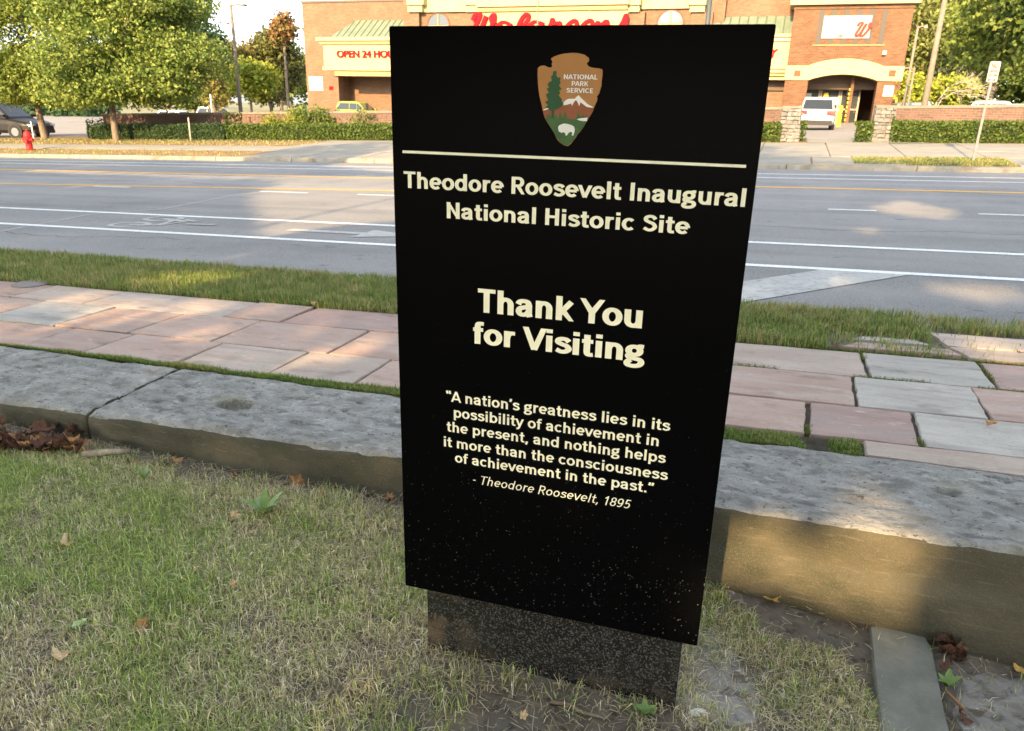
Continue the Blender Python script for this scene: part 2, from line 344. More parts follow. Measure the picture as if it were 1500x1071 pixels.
for (u, v, a, n) in ((-1, 10.4, .15, 30), (4.5, 14.5, 2.6, 30), (-12, 6.6, .1, 40), (-16, 13.8, .05, 40)):
    P = [(u, v)]
    for q in range(n): b_ = a + random.uniform(-.6, .6); P.append((P[-1][0] + .14 * math.cos(b_), P[-1][1] + .14 * math.sin(b_)))
    for q in ribbon2(P, random.uniform(.012, .022)): mb.add([EU * p[0] + EV * p[1] + Vector((0, 0, .0815 + su(p[0]))) for p in q], [(0, 1, 2, 3)])
mb.build('pavement_crack', m_crack, kind='structure')
# far side: kerb, verge, pavement, lot, ground beyond
for i, u in enumerate(np.arange(-60, 40, 3.0)):
    mb = MB(); a, b = u + .01, u + 2.99; j = random.uniform(-.01, .01)
    P = [EU * q + EV * v + Vector((0, 0, z + su(q))) for q in (a, b) for v, z in ((20.95 + j, .0), (20.97 + j, .185), (21.0 + j, .205), (21.17, .207), (21.17, 0))]
    mb.add(P, [(0, 5, 6, 1), (1, 6, 7, 2), (2, 7, 8, 3), (3, 8, 9, 4), (0, 1, 2, 3, 4), (9, 8, 7, 6, 5)]); mb.build('kerb', m_kerb, kind='structure')
strip('far_verge', [21.1, 22, 23.05], m_dry, -90, 60, 2)
strip('far_walk_bed', [23, 25, 28], m_dry, -90, 60, 3, -.02)
def slabobj(name, pts, m, th=.05, dz=0., n=5, jit=.006, parent=None, zf=None, **k):
    """a flagstone: outline of (u, v) corners, edges a little ragged, top slightly rough"""
    out = []
    for i in range(len(pts)):
        a, b = pts[i], pts[(i + 1) % len(pts)]
        for q in range(n):
            t = q / n; j = jit if q else 0
            out.append((a[0] * (1 - t) + b[0] * t + random.uniform(-j, j), a[1] * (1 - t) + b[1] * t + random.uniform(-j, j)))
    cu = sum(p[0] for p in out) / len(out); cv = sum(p[1] for p in out) / len(out)
    tl = [random.uniform(-.004, .004) for _ in range(2)]
    z = zf or (lambda u, v: G(u, v))
    top = [EU * (u + (cu - u) * .012) + EV * (v + (cv - v) * .012) + Vector((0, 0, z(u, v) + dz + tl[0] * (u - cu) * 2 + tl[1] * (v - cv) * 2)) for u, v in out]
    mid = [EU * u + EV * v + Vector((0, 0, z(u, v) + dz - .006)) for u, v in out]
    bot = [EU * u + EV * v + Vector((0, 0, z(u, v) + dz - th)) for u, v in out]
    c = EU * cu + EV * cv; c.z = z(cu, cv) + dz
    o = [tuple(p - c) for p in top + mid + bot]; N = len(out)
    fs = [tuple(range(N))] + [(i + N, (i + 1) % N + N, (i + 1) % N, i) for i in range(N)] + [(i + 2 * N, (i + 1) % N + 2 * N, (i + 1) % N + N, i + N) for i in range(N)]
    mb = MB(); mb.add(o, fs); return mb.build(name, m, parent, loc=c, **k)
fw = bpy.data.objects.new('far_pavement', None); COL.objects.link(fw); fw['kind'] = 'structure'
for i, u in enumerate(np.arange(-54, 30, 1.9)):
    for a, b in ((23.05, 24.9), (24.93, 27.7)):
        if a > 24 and u < -19.5: continue        # bare earth and leaf litter under the maples
        slabobj('concrete_slab', [(u + .015, a), (u + 1.885, a), (u + 1.885, b), (u + .015, b)], m_conc, .06, .012, 2, .004, fw)
for i, u in enumerate(list(np.arange(-17, 1.6, 2.2)) + [5.2, 7.4, 9.6]):      # paved panels of the verge
    slabobj('concrete_slab', [(u + .02, 21.2), (u + 2.18, 21.2), (u + 2.18, 22.98), (u + .02, 22.98)], m_conc, .05, .012, 3, .012, fw)
strip('hedge_bed', [27.7, 29, 31], m_dry, -90, 60, 3, .0)
strip('parking_lot', [31, 40, 50, 60, 110], m_lot, -90, 90, 5, 0)
strip('driveway', [27.6, 31.2], m_conc, .55, 4.2, 1, .018)
strip('side_street', [25, 31.2], m_lot, -62, -37, 3, .02)
strip('far_ground', [110, 200, 400], m_far_ground, -140, 140, 5, -.02)
outer = MB(); outer.add([(-1500, -1500, -6), (1500, -1500, -6), (1500, 1500, -6), (-1500, 1500, -6)], [(0, 1, 2, 3)]); outer.build('distant_ground', m_far_ground, kind='structure')

# ---------------------------------------------------------------- flagstone walk
walk = bpy.data.objects.new('flagstone_walk', None); COL.objects.link(walk); walk['kind'] = 'structure'
vr = [lambda u: 3.055 + .035 * (u - .3), lambda u: 3.45 + .028 * (u - .3), lambda u: 3.885 + .012 * (u - .3), lambda u: 4.32 + .017 * (u - .3)]
rows = [[-7.9, -7.1, -6.5, -5.8, -5.3, -4.75, -4.07, -3.60, -2.96, -2.38, -1.87, -1.2, -.45, .225, .65, 1.35, 2.1, 2.8],
        [-8.0, -7.3, -6.7, -6.2, -5.5, -4.9, -4.27, -3.68, -3.07, -2.28, -1.6, -.9, -.3, .44, .97, 1.6, 2.3, 3],
        [-8.2, -7.4, -6.8, -6.1, -5.3, -4.60, -3.39, -2.94, -2.0, -1.2, -.6, .53, 1.09, 1.7, 2.5, 3]]
pick = {(0, .225): 2, (0, .65): 1, (0, -.45): 0, (1, .44): 1, (1, -.3): 0, (2, .53): 1, (2, -.6): 3, (1, .97): 0, (2, 1.09): 2}
for r, js in enumerate(rows):
    for a, b in zip(js[:-1], js[1:]):
        g = .009; sk = random.uniform(-.012, .012)
        k = pick.get((r, a), random.choice([0, 0, 1, 3, 3, 2] if b > -1 else [0, 0, 3, 2, 3, 0, 1]))
        slabobj('paving_slab', [(a + g, vr[r](a) + g), (b - g, vr[r](b) + g), (b - g + sk, vr[r + 1](b) - g), (a + g + sk, vr[r + 1](a) - g)], m_slabs[k], .05, random.uniform(-.003, .004), 8, .004, walk)
for pts, k in (([(.42, 4.40), (1.02, 4.41), (.98, 4.53), (.52, 4.53)], 0), ([(1.06, 4.40), (2.2, 4.43), (2.2, 4.64), (1.0, 4.61)], 3), ([(1.0, 4.64), (2.2, 4.67), (2.2, 4.92), (.95, 4.95)], 3), ([(.5, 4.60), (.9, 4.60), (.84, 4.70), (.56, 4.68)], 1)):
    slabobj('paving_slab', pts, m_slabs[k], .05, .006, 6, .008, walk)

for a, b in ((-.62, .42), (.43, 1.5), (1.51, 2.7)):
    if a > -.7 and b > .5: slabobj('paving_slab', [(a + .005, 2.915), (b, 2.915), (b, vr[0](b) - .004), (a + .005, vr[0](a) - .004)], m_slabs[3], .05, .0, 6, .004, walk)

# ---------------------------------------------------------------- stone curb
def ctop(u, v=2.3):
    k = max(0, min(1, (v - 2.3) / .6)); return (.262 + .0319 * u - (.004 * u * u if u < 0 else 0)) * (1 - k) + (.248 + .0319 * u) * k
curb = thing('stone_curb', 'long low curb of weathered grey stone blocks between lawn and flagstone walk', 'curb', (0, 0, 0))
def gouge(px, py, z0=.25):
    d = ray(px, py); t = (z0 - HC) / (d.z - .0319 * (d.x * EU.x + d.y * EU.y)); return UV(C0 + d * t)
pits = [(*gouge(343, 590, .25), .075, .042, .10), (*gouge(1388, 722, .25), .035, .02, .03), (*gouge(230, 578, .25), .03, .012, .008), (*gouge(480, 600, .25), .03, .015, .010), (*gouge(520, 625), .02, .012, .009), (*gouge(1075, 735), .06, .03, .014), (*gouge(90, 570), .05, .018, .006)]
pits += [(random.uniform(-4.2, 1.2), random.uniform(2.36, 2.86), random.uniform(.010, .028), random.uniform(.006, .013), random.uniform(.006, .016)) for _ in range(90)]
def stone(u0, u1, seed):
    pl = [p for p in pits if u0 - .1 < p[0] < u1 + .1]
    prof = [(2.905, -.30), (2.90, -.012), (2.885, -.002)] + [(v, 0) for v in np.arange(2.87, 2.335, -.0145)] + [(2.325, -.003), (2.306, -.016), (2.300, -.045)] + [(2.300, z) for z in (-.08, -.11, -.14)] + [(2.297, -.160), (2.272, -.172), (2.268, -.184), (2.268, -.20), (2.268, -.24), (2.268, -.30), (2.268, -.48)]
    us = np.arange(u0, u1 + 1e-6, .0135); P = []; n = len(prof)
    for i, u in enumerate(us):
        e = min((u - u0), (u1 - u)); er = max(0, 1 - e / .02)
        for j, (v, dz) in enumerate(prof):
            top = dz > -.02
            a = fbm(u, v, seed, 2.2) * .006 + fbm(u, v * 2.2, seed + 5, 9) * .0042 + fbm(u, v * 1.5, seed + 9, 30) * .0016
            ev = (v < 2.34) * fbm(u, 0, seed + 3, 3.5) * .012
            z = ctop(u, v) + dz + (a if top else a * .3) - er * .008 * (1 if top else 0)
            if top:
                f = fbm(u * .8, v * 3.5, seed + 20, 5)
                if f > .25: z -= min(.008, (f - .25) * .05)
                for (pu, pv, ru, rv, dp) in pl:
                    if abs(u - pu) > 2 * ru or abs(v - pv) > 2 * rv: continue
                    q = ((u - pu) / ru) ** 2 + ((v - pv) / rv) ** 2 + .5 * fbm(u, v, 2, 25)
                    if q < 1.6: z -= dp * max(0, min(1, (1.6 - q) * 1.1))
            vv = v + ev + (0 if top else fbm(u, dz, seed + 7, 8) * .004) + er * .006 * (1 if v < 2.5 else -1)
            P.append(EU * u + EV * vv + Vector((0, 0, z)))
    fs = [((i) * n + j, i * n + j + 1, (i + 1) * n + j + 1, (i + 1) * n + j) for i in range(len(us) - 1) for j in range(n - 1)]
    fs += [tuple(range(n))[::-1], tuple(range((len(us) - 1) * n, len(us) * n))]
    mb = MB(); mb.add(P, fs); o = mb.build('curb_stone', m_curb, curb, smooth=True)
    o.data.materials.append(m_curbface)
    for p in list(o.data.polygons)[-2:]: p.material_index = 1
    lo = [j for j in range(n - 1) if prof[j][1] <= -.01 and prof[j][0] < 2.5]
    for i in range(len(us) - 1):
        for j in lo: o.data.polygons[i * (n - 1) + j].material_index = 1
    return o
stone(-9.6, -7.45, 4); stone(-7.44, -5.36, 5); stone(-5.35, -2.862, 1); stone(-2.852, -.66, 2); stone(-.65, 2.7, 3)

# ---------------------------------------------------------------- sun patches, cut as gaps into the crowns of the added trees behind the camera
def n2(u, v, s): return mnoise.noise(Vector((u, v, s)))
def inpoly(u, v, P):
    c = False
    for i in range(len(P)):
        (x1, y1), (x2, y2) = P[i - 1], P[i]
        if (y1 > v) != (y2 > v) and u < (x2 - x1) * (v - y1) / (y2 - y1) + x1: c = not c
    return c
LIT = [[(-9.8, 12.2), (-7.8, 9.7), (-5.9, 7.5), (-5.6, 8.7), (-4.6, 9.9), (-2.5, 11), (-2, 16), (-9, 16.6), (-13, 15.6), (-10.4, 14.0)],
       [(-13, 19.6), (-9, 17.2), (-2, 17.2), (-2, 23), (-13, 23)],
       [(-20, 15.2), (-12, 14.6), (-12, 15.4), (-20, 16.3)], [(1.2, 12.8), (1.9, 14.2), (2.5, 12.7), (2.2, 11.6), (1.5, 12.0)],
       [(.3, 6.8), (.6, 7.3), (.75, 6.8)], [(1.15, 7.0), (1.6, 7.4), (2.1, 7.4), (1.9, 6.6), (1.4, 6.5)], [(.7, 10.3), (1.2, 10.6), (1.3, 9.7)],
       [(-5.4, 4.6), (-4.4, 5.25), (-3.9, 5.1), (-4.3, 4.4)], [(1.1, 4.4), (2.3, 4.4), (2.3, 5.0), (1.0, 4.9)]]
def lit(u, v):
    if v > 27.0: return True
    if v > 20.6 and u < -17 + n2(u * .5, v, 1): return True
    for P in LIT:
        if inpoly(u, v, P): return True
    if -5.8 < u < -1.5 and 2.95 < v < 4.25 and u < -1.2 - (v - 2.95) * .6:
        return n2(u * 1.3 + v * .6, v * 4.2, 4) > -.12
    if 2.25 < v < 2.74 and abs(u - .42 + (2.74 - v) * .04) < .03 + .17 * (2.74 - v) / .4: return True
    return False
def lit_face(u, z):
    return -.12 < u < .59 and lawn_z(u, 2.25) + .0 < z < .32 and not ((u - .245) ** 2 + (z - .29) ** 2 < .075 ** 2)
def keep_leaf(p):
    t = (2.3 - (p[0] * EV.x + p[1] * EV.y)) / (LD.x * EV.x + LD.y * EV.y)
    q = (p[0] + LD.x * t, p[1] + LD.y * t, p[2] + LD.z * t); u = q[0] * EU.x + q[1] * EU.y
    if q[2] < ctop(u) + .002: return not lit_face(u, q[2])
    z = .1
    for k in range(5):
        t = (z - p[2]) / LD.z; q = (p[0] + LD.x * t, p[1] + LD.y * t); u = q[0] * EU.x + q[1] * EU.y; v = q[0] * EV.x + q[1] * EV.y
        if v > 30: return False
        z = G(u, v)
    return not lit(u, v)

# ---------------------------------------------------------------- vegetation
def leafcloud(cs, n, size, pal, clump=.35, keep=None, flat_=0, per=14, jit=.25):
    """n leaves in clumps inside ellipsoids cs = [(x,y,z,rx,ry,rz)], biased to their shells"""
    cs = np.array(cs, float); wt = (cs[:, 3] * cs[:, 4] * cs[:, 5]) ** (2 / 3); wt /= wt.sum()
    nc = max(1, n // per)
    k = rng.choice(len(cs), nc, p=wt); d = rng.normal(size=(nc, 3)); d /= np.linalg.norm(d, axis=1)[:, None]
    r = rng.uniform(.25, 1, nc) ** .5
    c = cs[k, :3] + d * cs[k, 3:] * r[:, None]
    tone = rng.uniform(0, 1, nc)
    P = np.repeat(c, per, 0) + rng.normal(size=(nc * per, 3)) * clump * np.array([1, 1, .55]); tone = np.repeat(tone, per)
    if keep is not None:
        kk = np.array([keep(p) for p in P], bool); P = P[kk]; tone = tone[kk]
    m = len(P)
    a = rng.normal(size=(m, 3)); a /= np.linalg.norm(a, axis=1)[:, None]
    b = np.cross(a, rng.normal(size=(m, 3))); b /= np.linalg.norm(b, axis=1)[:, None]
    sz = size * rng.uniform(.6, 1.3, m)[:, None]
    V = np.stack([P - a * sz * .6, P + b * sz * .38, P + a * sz * .6, P - b * sz * .38], 1)
    pal = np.array(pal); i = np.clip(((tone * (1 - jit) + rng.uniform(0, 1, m) * jit) * len(pal)).astype(int), 0, len(pal) - 1)
    cols = pal[i] * rng.uniform(1 - jit * .7, 1 + jit * .7, (m, 1)); return V, cols
def tree(name, label, base, h, crowns, n, size, pal, clump=.35, trunk=.18, group=None, keep=None, bark=None, lean=(0, 0), limbs=6, cat='tree'):
    t = thing(name, label, cat, base, 0, group); mb = MB()
    top = Vector((lean[0], lean[1], h)); mb.tube([(0, 0, -.3), (0, 0, .1), (top * .5), top], [trunk * 1.5, trunk, trunk * .85, trunk * .6], 9)
    for c in random.sample(list(crowns) * 3, min(limbs, 3 * len(crowns))):
        e = Vector((c[0], c[1], c[2])) + Vector([random.uniform(-.5, .5) * c[3 + i] for i in range(3)]); s = top * random.uniform(.75, 1)
        md = s.lerp(e, .5) + Vector((0, 0, -.05 * (e - s).length)); mb.tube([s, md, e], [trunk * .5, trunk * .3, trunk * .08], 6)
        for q in range(3):
            e2 = md.lerp(e, .4 * q) + Vector([random.uniform(-.4, .4) * c[3 + i] for i in range(3)]); mb.tube([md.lerp(e, .3 * q), e2], [trunk * .16, trunk * .04], 5)
    mb.build('trunk', bark or m_bark, t, smooth=True)
    B = Vector(base); kf = (lambda p: keep((p[0] + B.x, p[1] + B.y, p[2] + B.z))) if keep else None
    V, c = leafcloud(crowns, n, size, pal, clump, kf)
    if len(V): quads('crown', V, m_leaf, t, c)
    return t
GREEN = [(.05, .08, .018), (.075, .12, .022), (.12, .165, .03), (.18, .21, .045)]
OLIVE = [(.10, .10, .025), (.15, .14, .03), (.2, .17, .04), (.13, .09, .03)]
LIME = [(.15, .19, .02), (.23, .27, .03), (.30, .31, .04)]
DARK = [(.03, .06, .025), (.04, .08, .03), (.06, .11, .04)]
AUT = [(.16, .07, .03), (.2, .12, .04), (.12, .12, .03)]

# unseen trees added behind the camera to shade the lawn, walk and road
hd = Vector((math.cos(SUN_AZ), math.sin(SUN_AZ), 0)); wd_ = Vector((-hd.y, hd.x, 0))
kinds = ['first', 'second', 'third']
for i, w0 in enumerate(np.arange(-12, 44, 4.6)):
    p = -hd * (11.5 + (i % 3) * 2.2) + wd_ * w0; p.z = -.1 + su(UV(p)[0])
    if UV(p)[1] > -1.5: p -= EV * (UV(p)[1] + 1.5)
    cr = [(0, 0, 6.3 + (i % 2) * .5, 3.6, 3.6, 4.6), (1.2, -.8, 9.6, 3.2, 2.8, 4.0), (-.8, .4, 11.6, 2.8, 2.6, 3.4), (-1.4, .6, 4.4, 2.8, 2.8, 2.4), (.5, .8, 3.6, 2.6, 2.6, 1.8)]
    tree('unseen_shade_tree', 'unseen leafy tree added behind the photographer to cast shade, its crown cut open for sun patches', p, 3.2, cr, 40000 if i in (2, 3, 4) else 14500, .19 if i in (2, 3, 4) else .30, GREEN, .4, .22, 'unseen trees added behind the photographer for shade', keep_leaf, limbs=5)

# ---- grass
def blades(name, uv, hgt, wid, cols, zf, bend=.6, **k):
    n = len(uv); W = uv[:, :1] * np.array([[EU.x, EU.y]]) + uv[:, 1:] * np.array([[EV.x, EV.y]])
    z = np.array([zf(a, b) for a, b in uv]); P = np.column_stack([W, z])
    an = rng.uniform(0, 2 * PI, n); d = np.column_stack([np.cos(an), np.sin(an), np.zeros(n)]); s = np.column_stack([-np.sin(an), np.cos(an), np.zeros(n)])
    tl = rng.uniform(.1, 1, n)[:, None] * bend; up = np.array([[0, 0, 1.]])
    h = hgt[:, None]; w2 = wid[:, None] * .5
    m = P + up * h * .5 * (1 - .25 * tl) + d * h * .35 * tl; e = P + up * h * (1 - .6 * tl) + d * h * 1.0 * tl
    b0 = P - up * .006
    Q = np.stack([b0 - s * w2, b0 + s * w2, m + s * w2 * .8, m - s * w2 * .8], 1)
    T = np.stack([m - s * w2 * .8, m + s * w2 * .8, e, e + s * w2 * .08], 1)
    return quads(name, np.concatenate([Q, T]), m_grass, None, np.concatenate([cols, cols * 1.08]), kind='stuff', label=k.get('label', 'grass'))
gn = lambda u, v, s, k: np.array([mnoise.noise(Vector((a * k, b * k, s))) for a, b in zip(u, v)])
N = 230000
u = np.concatenate([rng.uniform(-3.6, 1.35, N), rng.uniform(-7.5, 2.6, 100000)]); v = np.concatenate([rng.uniform(.95, 2.27, N), rng.uniform(.2, 2.27, 100000)]); outer_ = np.arange(len(u)) >= N
wx = u * EU.x + v * EV.x; wy = u * EU.y + v * EV.y
vin = (wy > 1.05) & (np.abs(wx) < wy * .80 + .35) & (u > -3.6) & (u < 1.35) & (v > .95); vis = np.where(outer_, ~vin & (wy < 6), vin); u, v, wx, wy = u[vis], v[vis], wx[vis], wy[vis]
g1 = gn(u, v, 1, 2.3); g2 = gn(u, v, 2, 7.0); g3 = gn(u, v, 5, 16.0)
dens = .90 + .25 * g1 + .55 * g2 + .35 * g3
foot = np.exp(-(((wx - .10 + .05 * g1) / .44) ** 2 + ((wy - 1.50) / .27) ** 2)); dens -= 1.15 * foot       # trodden bare soil round the plinth
dens -= .75 * np.clip((v - 2.12) / .10, 0, 1)                                              # bare line along the curb
dens -= .55 * np.exp(-(((wx - .62) / .14) ** 2 + ((wy - 1.75) / .28) ** 2))                 # silt right of the sign
dens -= .9 * ((wx > .80) & (wy > 1.93 - .25 * (wx - .8)) )
fsu = (wx > 1.03 - .0 * wy) ; dens -= 2.0 * fsu * (wy < 2.2) * (wy > 1.0) * (wx < 2.2)
kp = rng.uniform(0, 1, len(u)) < np.clip(dens, 0.015, 1); u, v, wx, wy, g1, g2, g3 = [a[kp] for a in (u, v, wx, wy, g1, g2, g3)]
green = np.clip(.42 + .30 * (-(wx) - .6) + .45 * (wy - 2.0) + .9 * g1 + .55 * g2 + .35 * gn(u, v, 8, 1.2), 0, 1)
green = np.where(v > 2.02, green * .45, green); green = np.where(wx > .55, np.clip(.35 + g2 + .5 * g1, .1, .8), green)
isg = rng.uniform(0, 1, len(u)) < green * .80 + .06
cg = np.array([(.25, .34, .06), (.36, .45, .10), (.48, .53, .18), (.18, .27, .07)])[rng.integers(0, 4, len(u))]
cs_ = np.array([(.70, .61, .36), (.84, .77, .54), (.60, .52, .29), (.62, .58, .24), (.34, .28, .17)])[rng.integers(0, 5, len(u))]
cols = np.where(isg[:, None], cg, cs_) * rng.uniform(.7, 1.3, (len(u), 1))
cols *= np.clip(1 + .35 * gn(u, v, 12, 30.), .5, 1.5)[:, None]
hg = np.where(isg, rng.uniform(.022, .062, len(u)), rng.uniform(.02, .056, len(u))) * (1 + .5 * g1)
blades('lawn_grass', np.column_stack([u, v]), hg, rng.uniform(.0012, .0028, len(u)) * np.where(rng.uniform(0, 1, len(u)) < .07, 1.9, 1), cols, lawn_z, 1.25, label='short patchy lawn grass, green and straw coloured, in front of the curb')
th = 52000; ut = rng.uniform(-3.6, 1.35, th); vt = rng.uniform(.95, 2.29, th); wxt = ut * EU.x + vt * EV.x; wyt = ut * EU.y + vt * EV.y     # dead straws lying flat
kt = (wyt > 1.05) & (np.abs(wxt) < wyt * .8 + .35) & (rng.uniform(0, 1, th) < .45 + .5 * gn(ut, vt, 21, 5.) + .3 * (wxt > -.9)) & ~(((wxt > 1.03) | (wyt > 2.28 - .42 * wxt)) & (wxt > .45) & (rng.uniform(0, 1, th) < .85)) & (rng.uniform(0, 1, th) > .55 * np.exp(-(((wxt - .1) / .5) ** 2 + ((wyt - 1.48) / .3) ** 2))); ut, vt = ut[kt], vt[kt]; nn = len(ut)
an = rng.uniform(0, PI, nn); ln_ = rng.gamma(3., .0085, nn); dx_ = np.column_stack([np.cos(an), np.sin(an)]) * ln_[:, None] / 2; sx2 = np.column_stack([-np.sin(an), np.cos(an)]) * rng.uniform(.0006, .0012, nn)[:, None]
W0 = np.column_stack([ut * EU.x + vt * EV.x, ut * EU.y + vt * EV.y]); zz0 = np.array([lawn_z(a, b) for a, b in zip(ut, vt)]) + rng.uniform(.004, .022, nn); tz = rng.uniform(-.25, .25, nn) * ln_
Vt = np.zeros((nn, 4, 3)); 
for q, (sa, sb) in enumerate(((-1, -1), (1, -1), (1, 1), (-1, 1))): Vt[:, q, :2] = W0 + sa * dx_ + sb * sx2; Vt[:, q, 2] = zz0 + sa * tz / 2
quads('straw_thatch', Vt, m_grass, None, np.array([(.50, .42, .26), (.60, .53, .36), (.36, .29, .17)])[rng.integers(0, 3, nn)] * rng.uniform(.6, 1.2, (nn, 1)), kind='stuff', label='dead straw lying flat among the lawn grass')
# verge and edging grass
def gfield(name, n, u0, u1, v0f, v1f, h0, h1, wd, label, straw=.25, dens=None):
    u = rng.uniform(u0, u1, n); t = rng.uniform(0, 1, n); v = np.array([v0f(a) for a in u]) * (1 - t) + np.array([v1f(a) for a in u]) * t
    g = gn(u, v, 3, 2.0); g2 = gn(u, v, 6, 6.0)
    k = rng.uniform(0, 1, n) < (.85 + .5 * g2 if dens is None else dens(u, v, g, g2)); u, v, g, g2 = u[k], v[k], g[k], g2[k]
    isg = rng.uniform(0, 1, len(u)) > straw + .5 * g + .3 * g2
    cg = np.array([(.10, .165, .03), (.15, .22, .045), (.23, .29, .075)])[rng.integers(0, 3, len(u))]; cs = np.array([(.38, .32, .14), (.28, .26, .09)])[rng.integers(0, 2, len(u))]
    blades(name, np.column_stack([u, v]), rng.uniform(h0, h1, len(u)) * (1 + .4 * g2), rng.uniform(.6, 1.3, len(u)) * wd, np.where(isg[:, None], cg, cs) * rng.uniform(.75, 1.25, (len(u), 1)), lambda a, b: G(a, b) - .01, .8, label=label)
VE = lambda u: 5.42 if u < .2 else 5.42 - .0 * u
def vd(u, v, g, g2):
    d = .95 + .4 * g2; r = (u > .35) & (v < 4.78); d = np.where(r, d - .75, d)
    return np.where((u > .93) & (v < 5.05), .02, np.where(u > .9, .5 + .8 * g2, d))
gfield('verge_grass', 120000, -9.5, 2.4, lambda u: 4.32 + .017 * (u - .3), VE, .05, .09, .0048, 'green verge grass growing between the flagstones and the road', .36, vd)
gfield('edging_grass', 30000, -5.2, -1.0, lambda u: 2.905, lambda u: 3.05 + .035 * (u - .3) + .01, .02, .045, .003, 'thin line of green grass behind the curb left of the sign', .12)
gfield('edging_grass', 7000, -.25, .42, lambda u: 2.905, lambda u: 3.045 + .035 * (u - .3), .012, .035, .003, 'thin line of green grass behind the curb right of the sign', .1, lambda u, v, g, g2: .5 + 1.2 * g2)
jt = []
for (a, b, vv) in ((.35, 1.6, 4.35), (-.2, .1, 3.9), (.45, .8, 3.9), (1.0, 1.3, 3.9)):
    nn = int(1500 * (b - a)); jt.append(np.column_stack([rng.uniform(a, b, nn), rng.normal(vv, .010, nn)]))
for (uu, v0, v1) in ((.225, 3.06, 3.16), (.65, 3.07, 3.16), (.53, 4.2, 4.32), (1.09, 4.0, 4.32)):
    jt.append(np.column_stack([rng.normal(uu, .01, 160), rng.uniform(v0, v1, 160)]))
jt = np.concatenate(jt); blades('joint_grass', jt, rng.uniform(.01, .03, len(jt)), np.full(len(jt), .003), np.tile(np.array([[.14, .17, .04]]), (len(jt), 1)) * rng.uniform(.6, 1.4, (len(jt), 1)), lambda a, b: G(a, b) - .01, .9, label='tufts of grass in the joints of the flagstones')
gfield('far_verge_grass', 9000, 1.6, 5.2, lambda u: 21.25, lambda u: 22.9, .05, .10, .02, 'worn patch of grass on the far verge beside the no parking sign', .5)
gfield('leaf_litter_grass', 16000, -38, -17.5, lambda u: 21.2, lambda u: 27.8, .04, .09, .03, 'dry sparse grass under the maples across the road', .8, lambda u, v, g, g2: np.where((v > 23) & (v < 25.2), .0, .5 + g2))

# ================================================================ THE SIGN
FOOT = Vector((.128, 1.655, 0)); SROT = math.radians(-16.157)
sx = Vector((math.cos(SROT), math.sin(SROT), 0)); sn = Vector((-sx.y, sx.x, 0))
def SG(px, py):
    d = ray(px, py); t = (FOOT - C0).dot(sn) / d.dot(sn); p = C0 + d * t - FOOT; return p.dot(sx), p.z
sign = thing('park_sign', 'tall black park sign panel with cream lettering on a dark granite plinth', 'sign', FOOT, SROT)
def rr(x0, x1, z0, z1, r, n=4):
    o = []
    for cx, cz, a in ((x1 - r, z0 + r, -PI / 2), (x1 - r, z1 - r, 0), (x0 + r, z1 - r, PI / 2), (x0 + r, z0 + r, PI)):
        o += [(cx + r * math.cos(a + PI / 2 * i / n), cz + r * math.sin(a + PI / 2 * i / n)) for i in range(n + 1)]
    return o
MB().prism(rr(-.430, .372, .2155, 1.655, .004), 'y', 0, .055).build('sign_panel', m_panel, sign)
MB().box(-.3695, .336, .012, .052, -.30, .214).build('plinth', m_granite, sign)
MB().box(.336, .3375, .014, .050, -.05, .213).build('plinth_edge', m_chrome, sign)
MB().box(-.368, .335, .004, .0115, .2120, .2150).build('base_trim', m_panel_edge, sign)
dg = None
def text_mesh(name, body, x0, x1, z0, height, m, parent, y=-.0008, off=.018, shear=0, ext=.0006, space=1., rotz=None, slope=0., xh=.525, bold=0):
    global dg
    c = bpy.data.curves.new(name, 'FONT'); c.body = body; c.size = 1; c.offset = off; c.extrude = 0; c.shear = shear; c.space_character = space
    o = bpy.data.objects.new(name, c); COL.objects.link(o); dg = bpy.context.evaluated_depsgraph_get()
    me = bpy.data.meshes.new_from_object(o.evaluated_get(dg)); COL.objects.unlink(o); bpy.data.objects.remove(o)
    n = len(me.vertices); co = np.empty(n * 3); me.vertices.foreach_get('co', co); co = co.reshape(-1, 3)
    a, b = co[:, 0].min(), co[:, 0].max(); kx = (x1 - x0) / (b - a); X = x0 + (co[:, 0] - a) * kx; yy = co[:, 1]
    if xh: yy = np.interp(yy, [-.4, 0, .46, .69, .8], [-.33, 0, xh, .69, .73])       # a taller lower case
    Z = z0 + yy * height / .69 + (X - x0) * slope
    fs0 = [tuple(p.vertices) for p in me.polygons]; bpy.data.meshes.remove(me); mb = MB()
    for q, sh in enumerate((-bold, bold) if bold else (0,)): mb.add(list(zip(X + sh * height, np.full(n, y - .00025 * q), Z)), fs0)
    ob = mb.build(name, m, parent)
    if ext:
        md = ob.modifiers.new('thick', 'SOLIDIFY'); md.thickness = ext; md.offset = 0
    return ob
def el(cx, cy, rx, ry, a0, a1, n=None):
    n = n or max(6, int(abs(a1 - a0) / 14)); return [(cx + rx * math.cos(math.radians(a0 + (a1 - a0) * i / n)), cy + ry * math.sin(math.radians(a0 + (a1 - a0) * i / n))) for i in range(n + 1)]
def cm(*P):
    o = []; P = [np.array(p, float) for p in P]; P = [2 * P[0] - P[1]] + P + [2 * P[-1] - P[-2]]
    for i in range(1, len(P) - 2):
        for k in range(5):
            t = k / 5; o.append(tuple(.5 * (2 * P[i] + (P[i + 1] - P[i - 1]) * t + (2 * P[i - 1] - 5 * P[i] + 4 * P[i + 1] - P[i + 2]) * t * t + (3 * P[i] - P[i - 1] - 3 * P[i + 1] + P[i + 2]) * t ** 3)))
    return o + [tuple(P[-2])]
A_ = lambda x: [(x, .36)] + el(x + .19, .425, .19, .215, 180, 0) + [(x + .38, 0)]
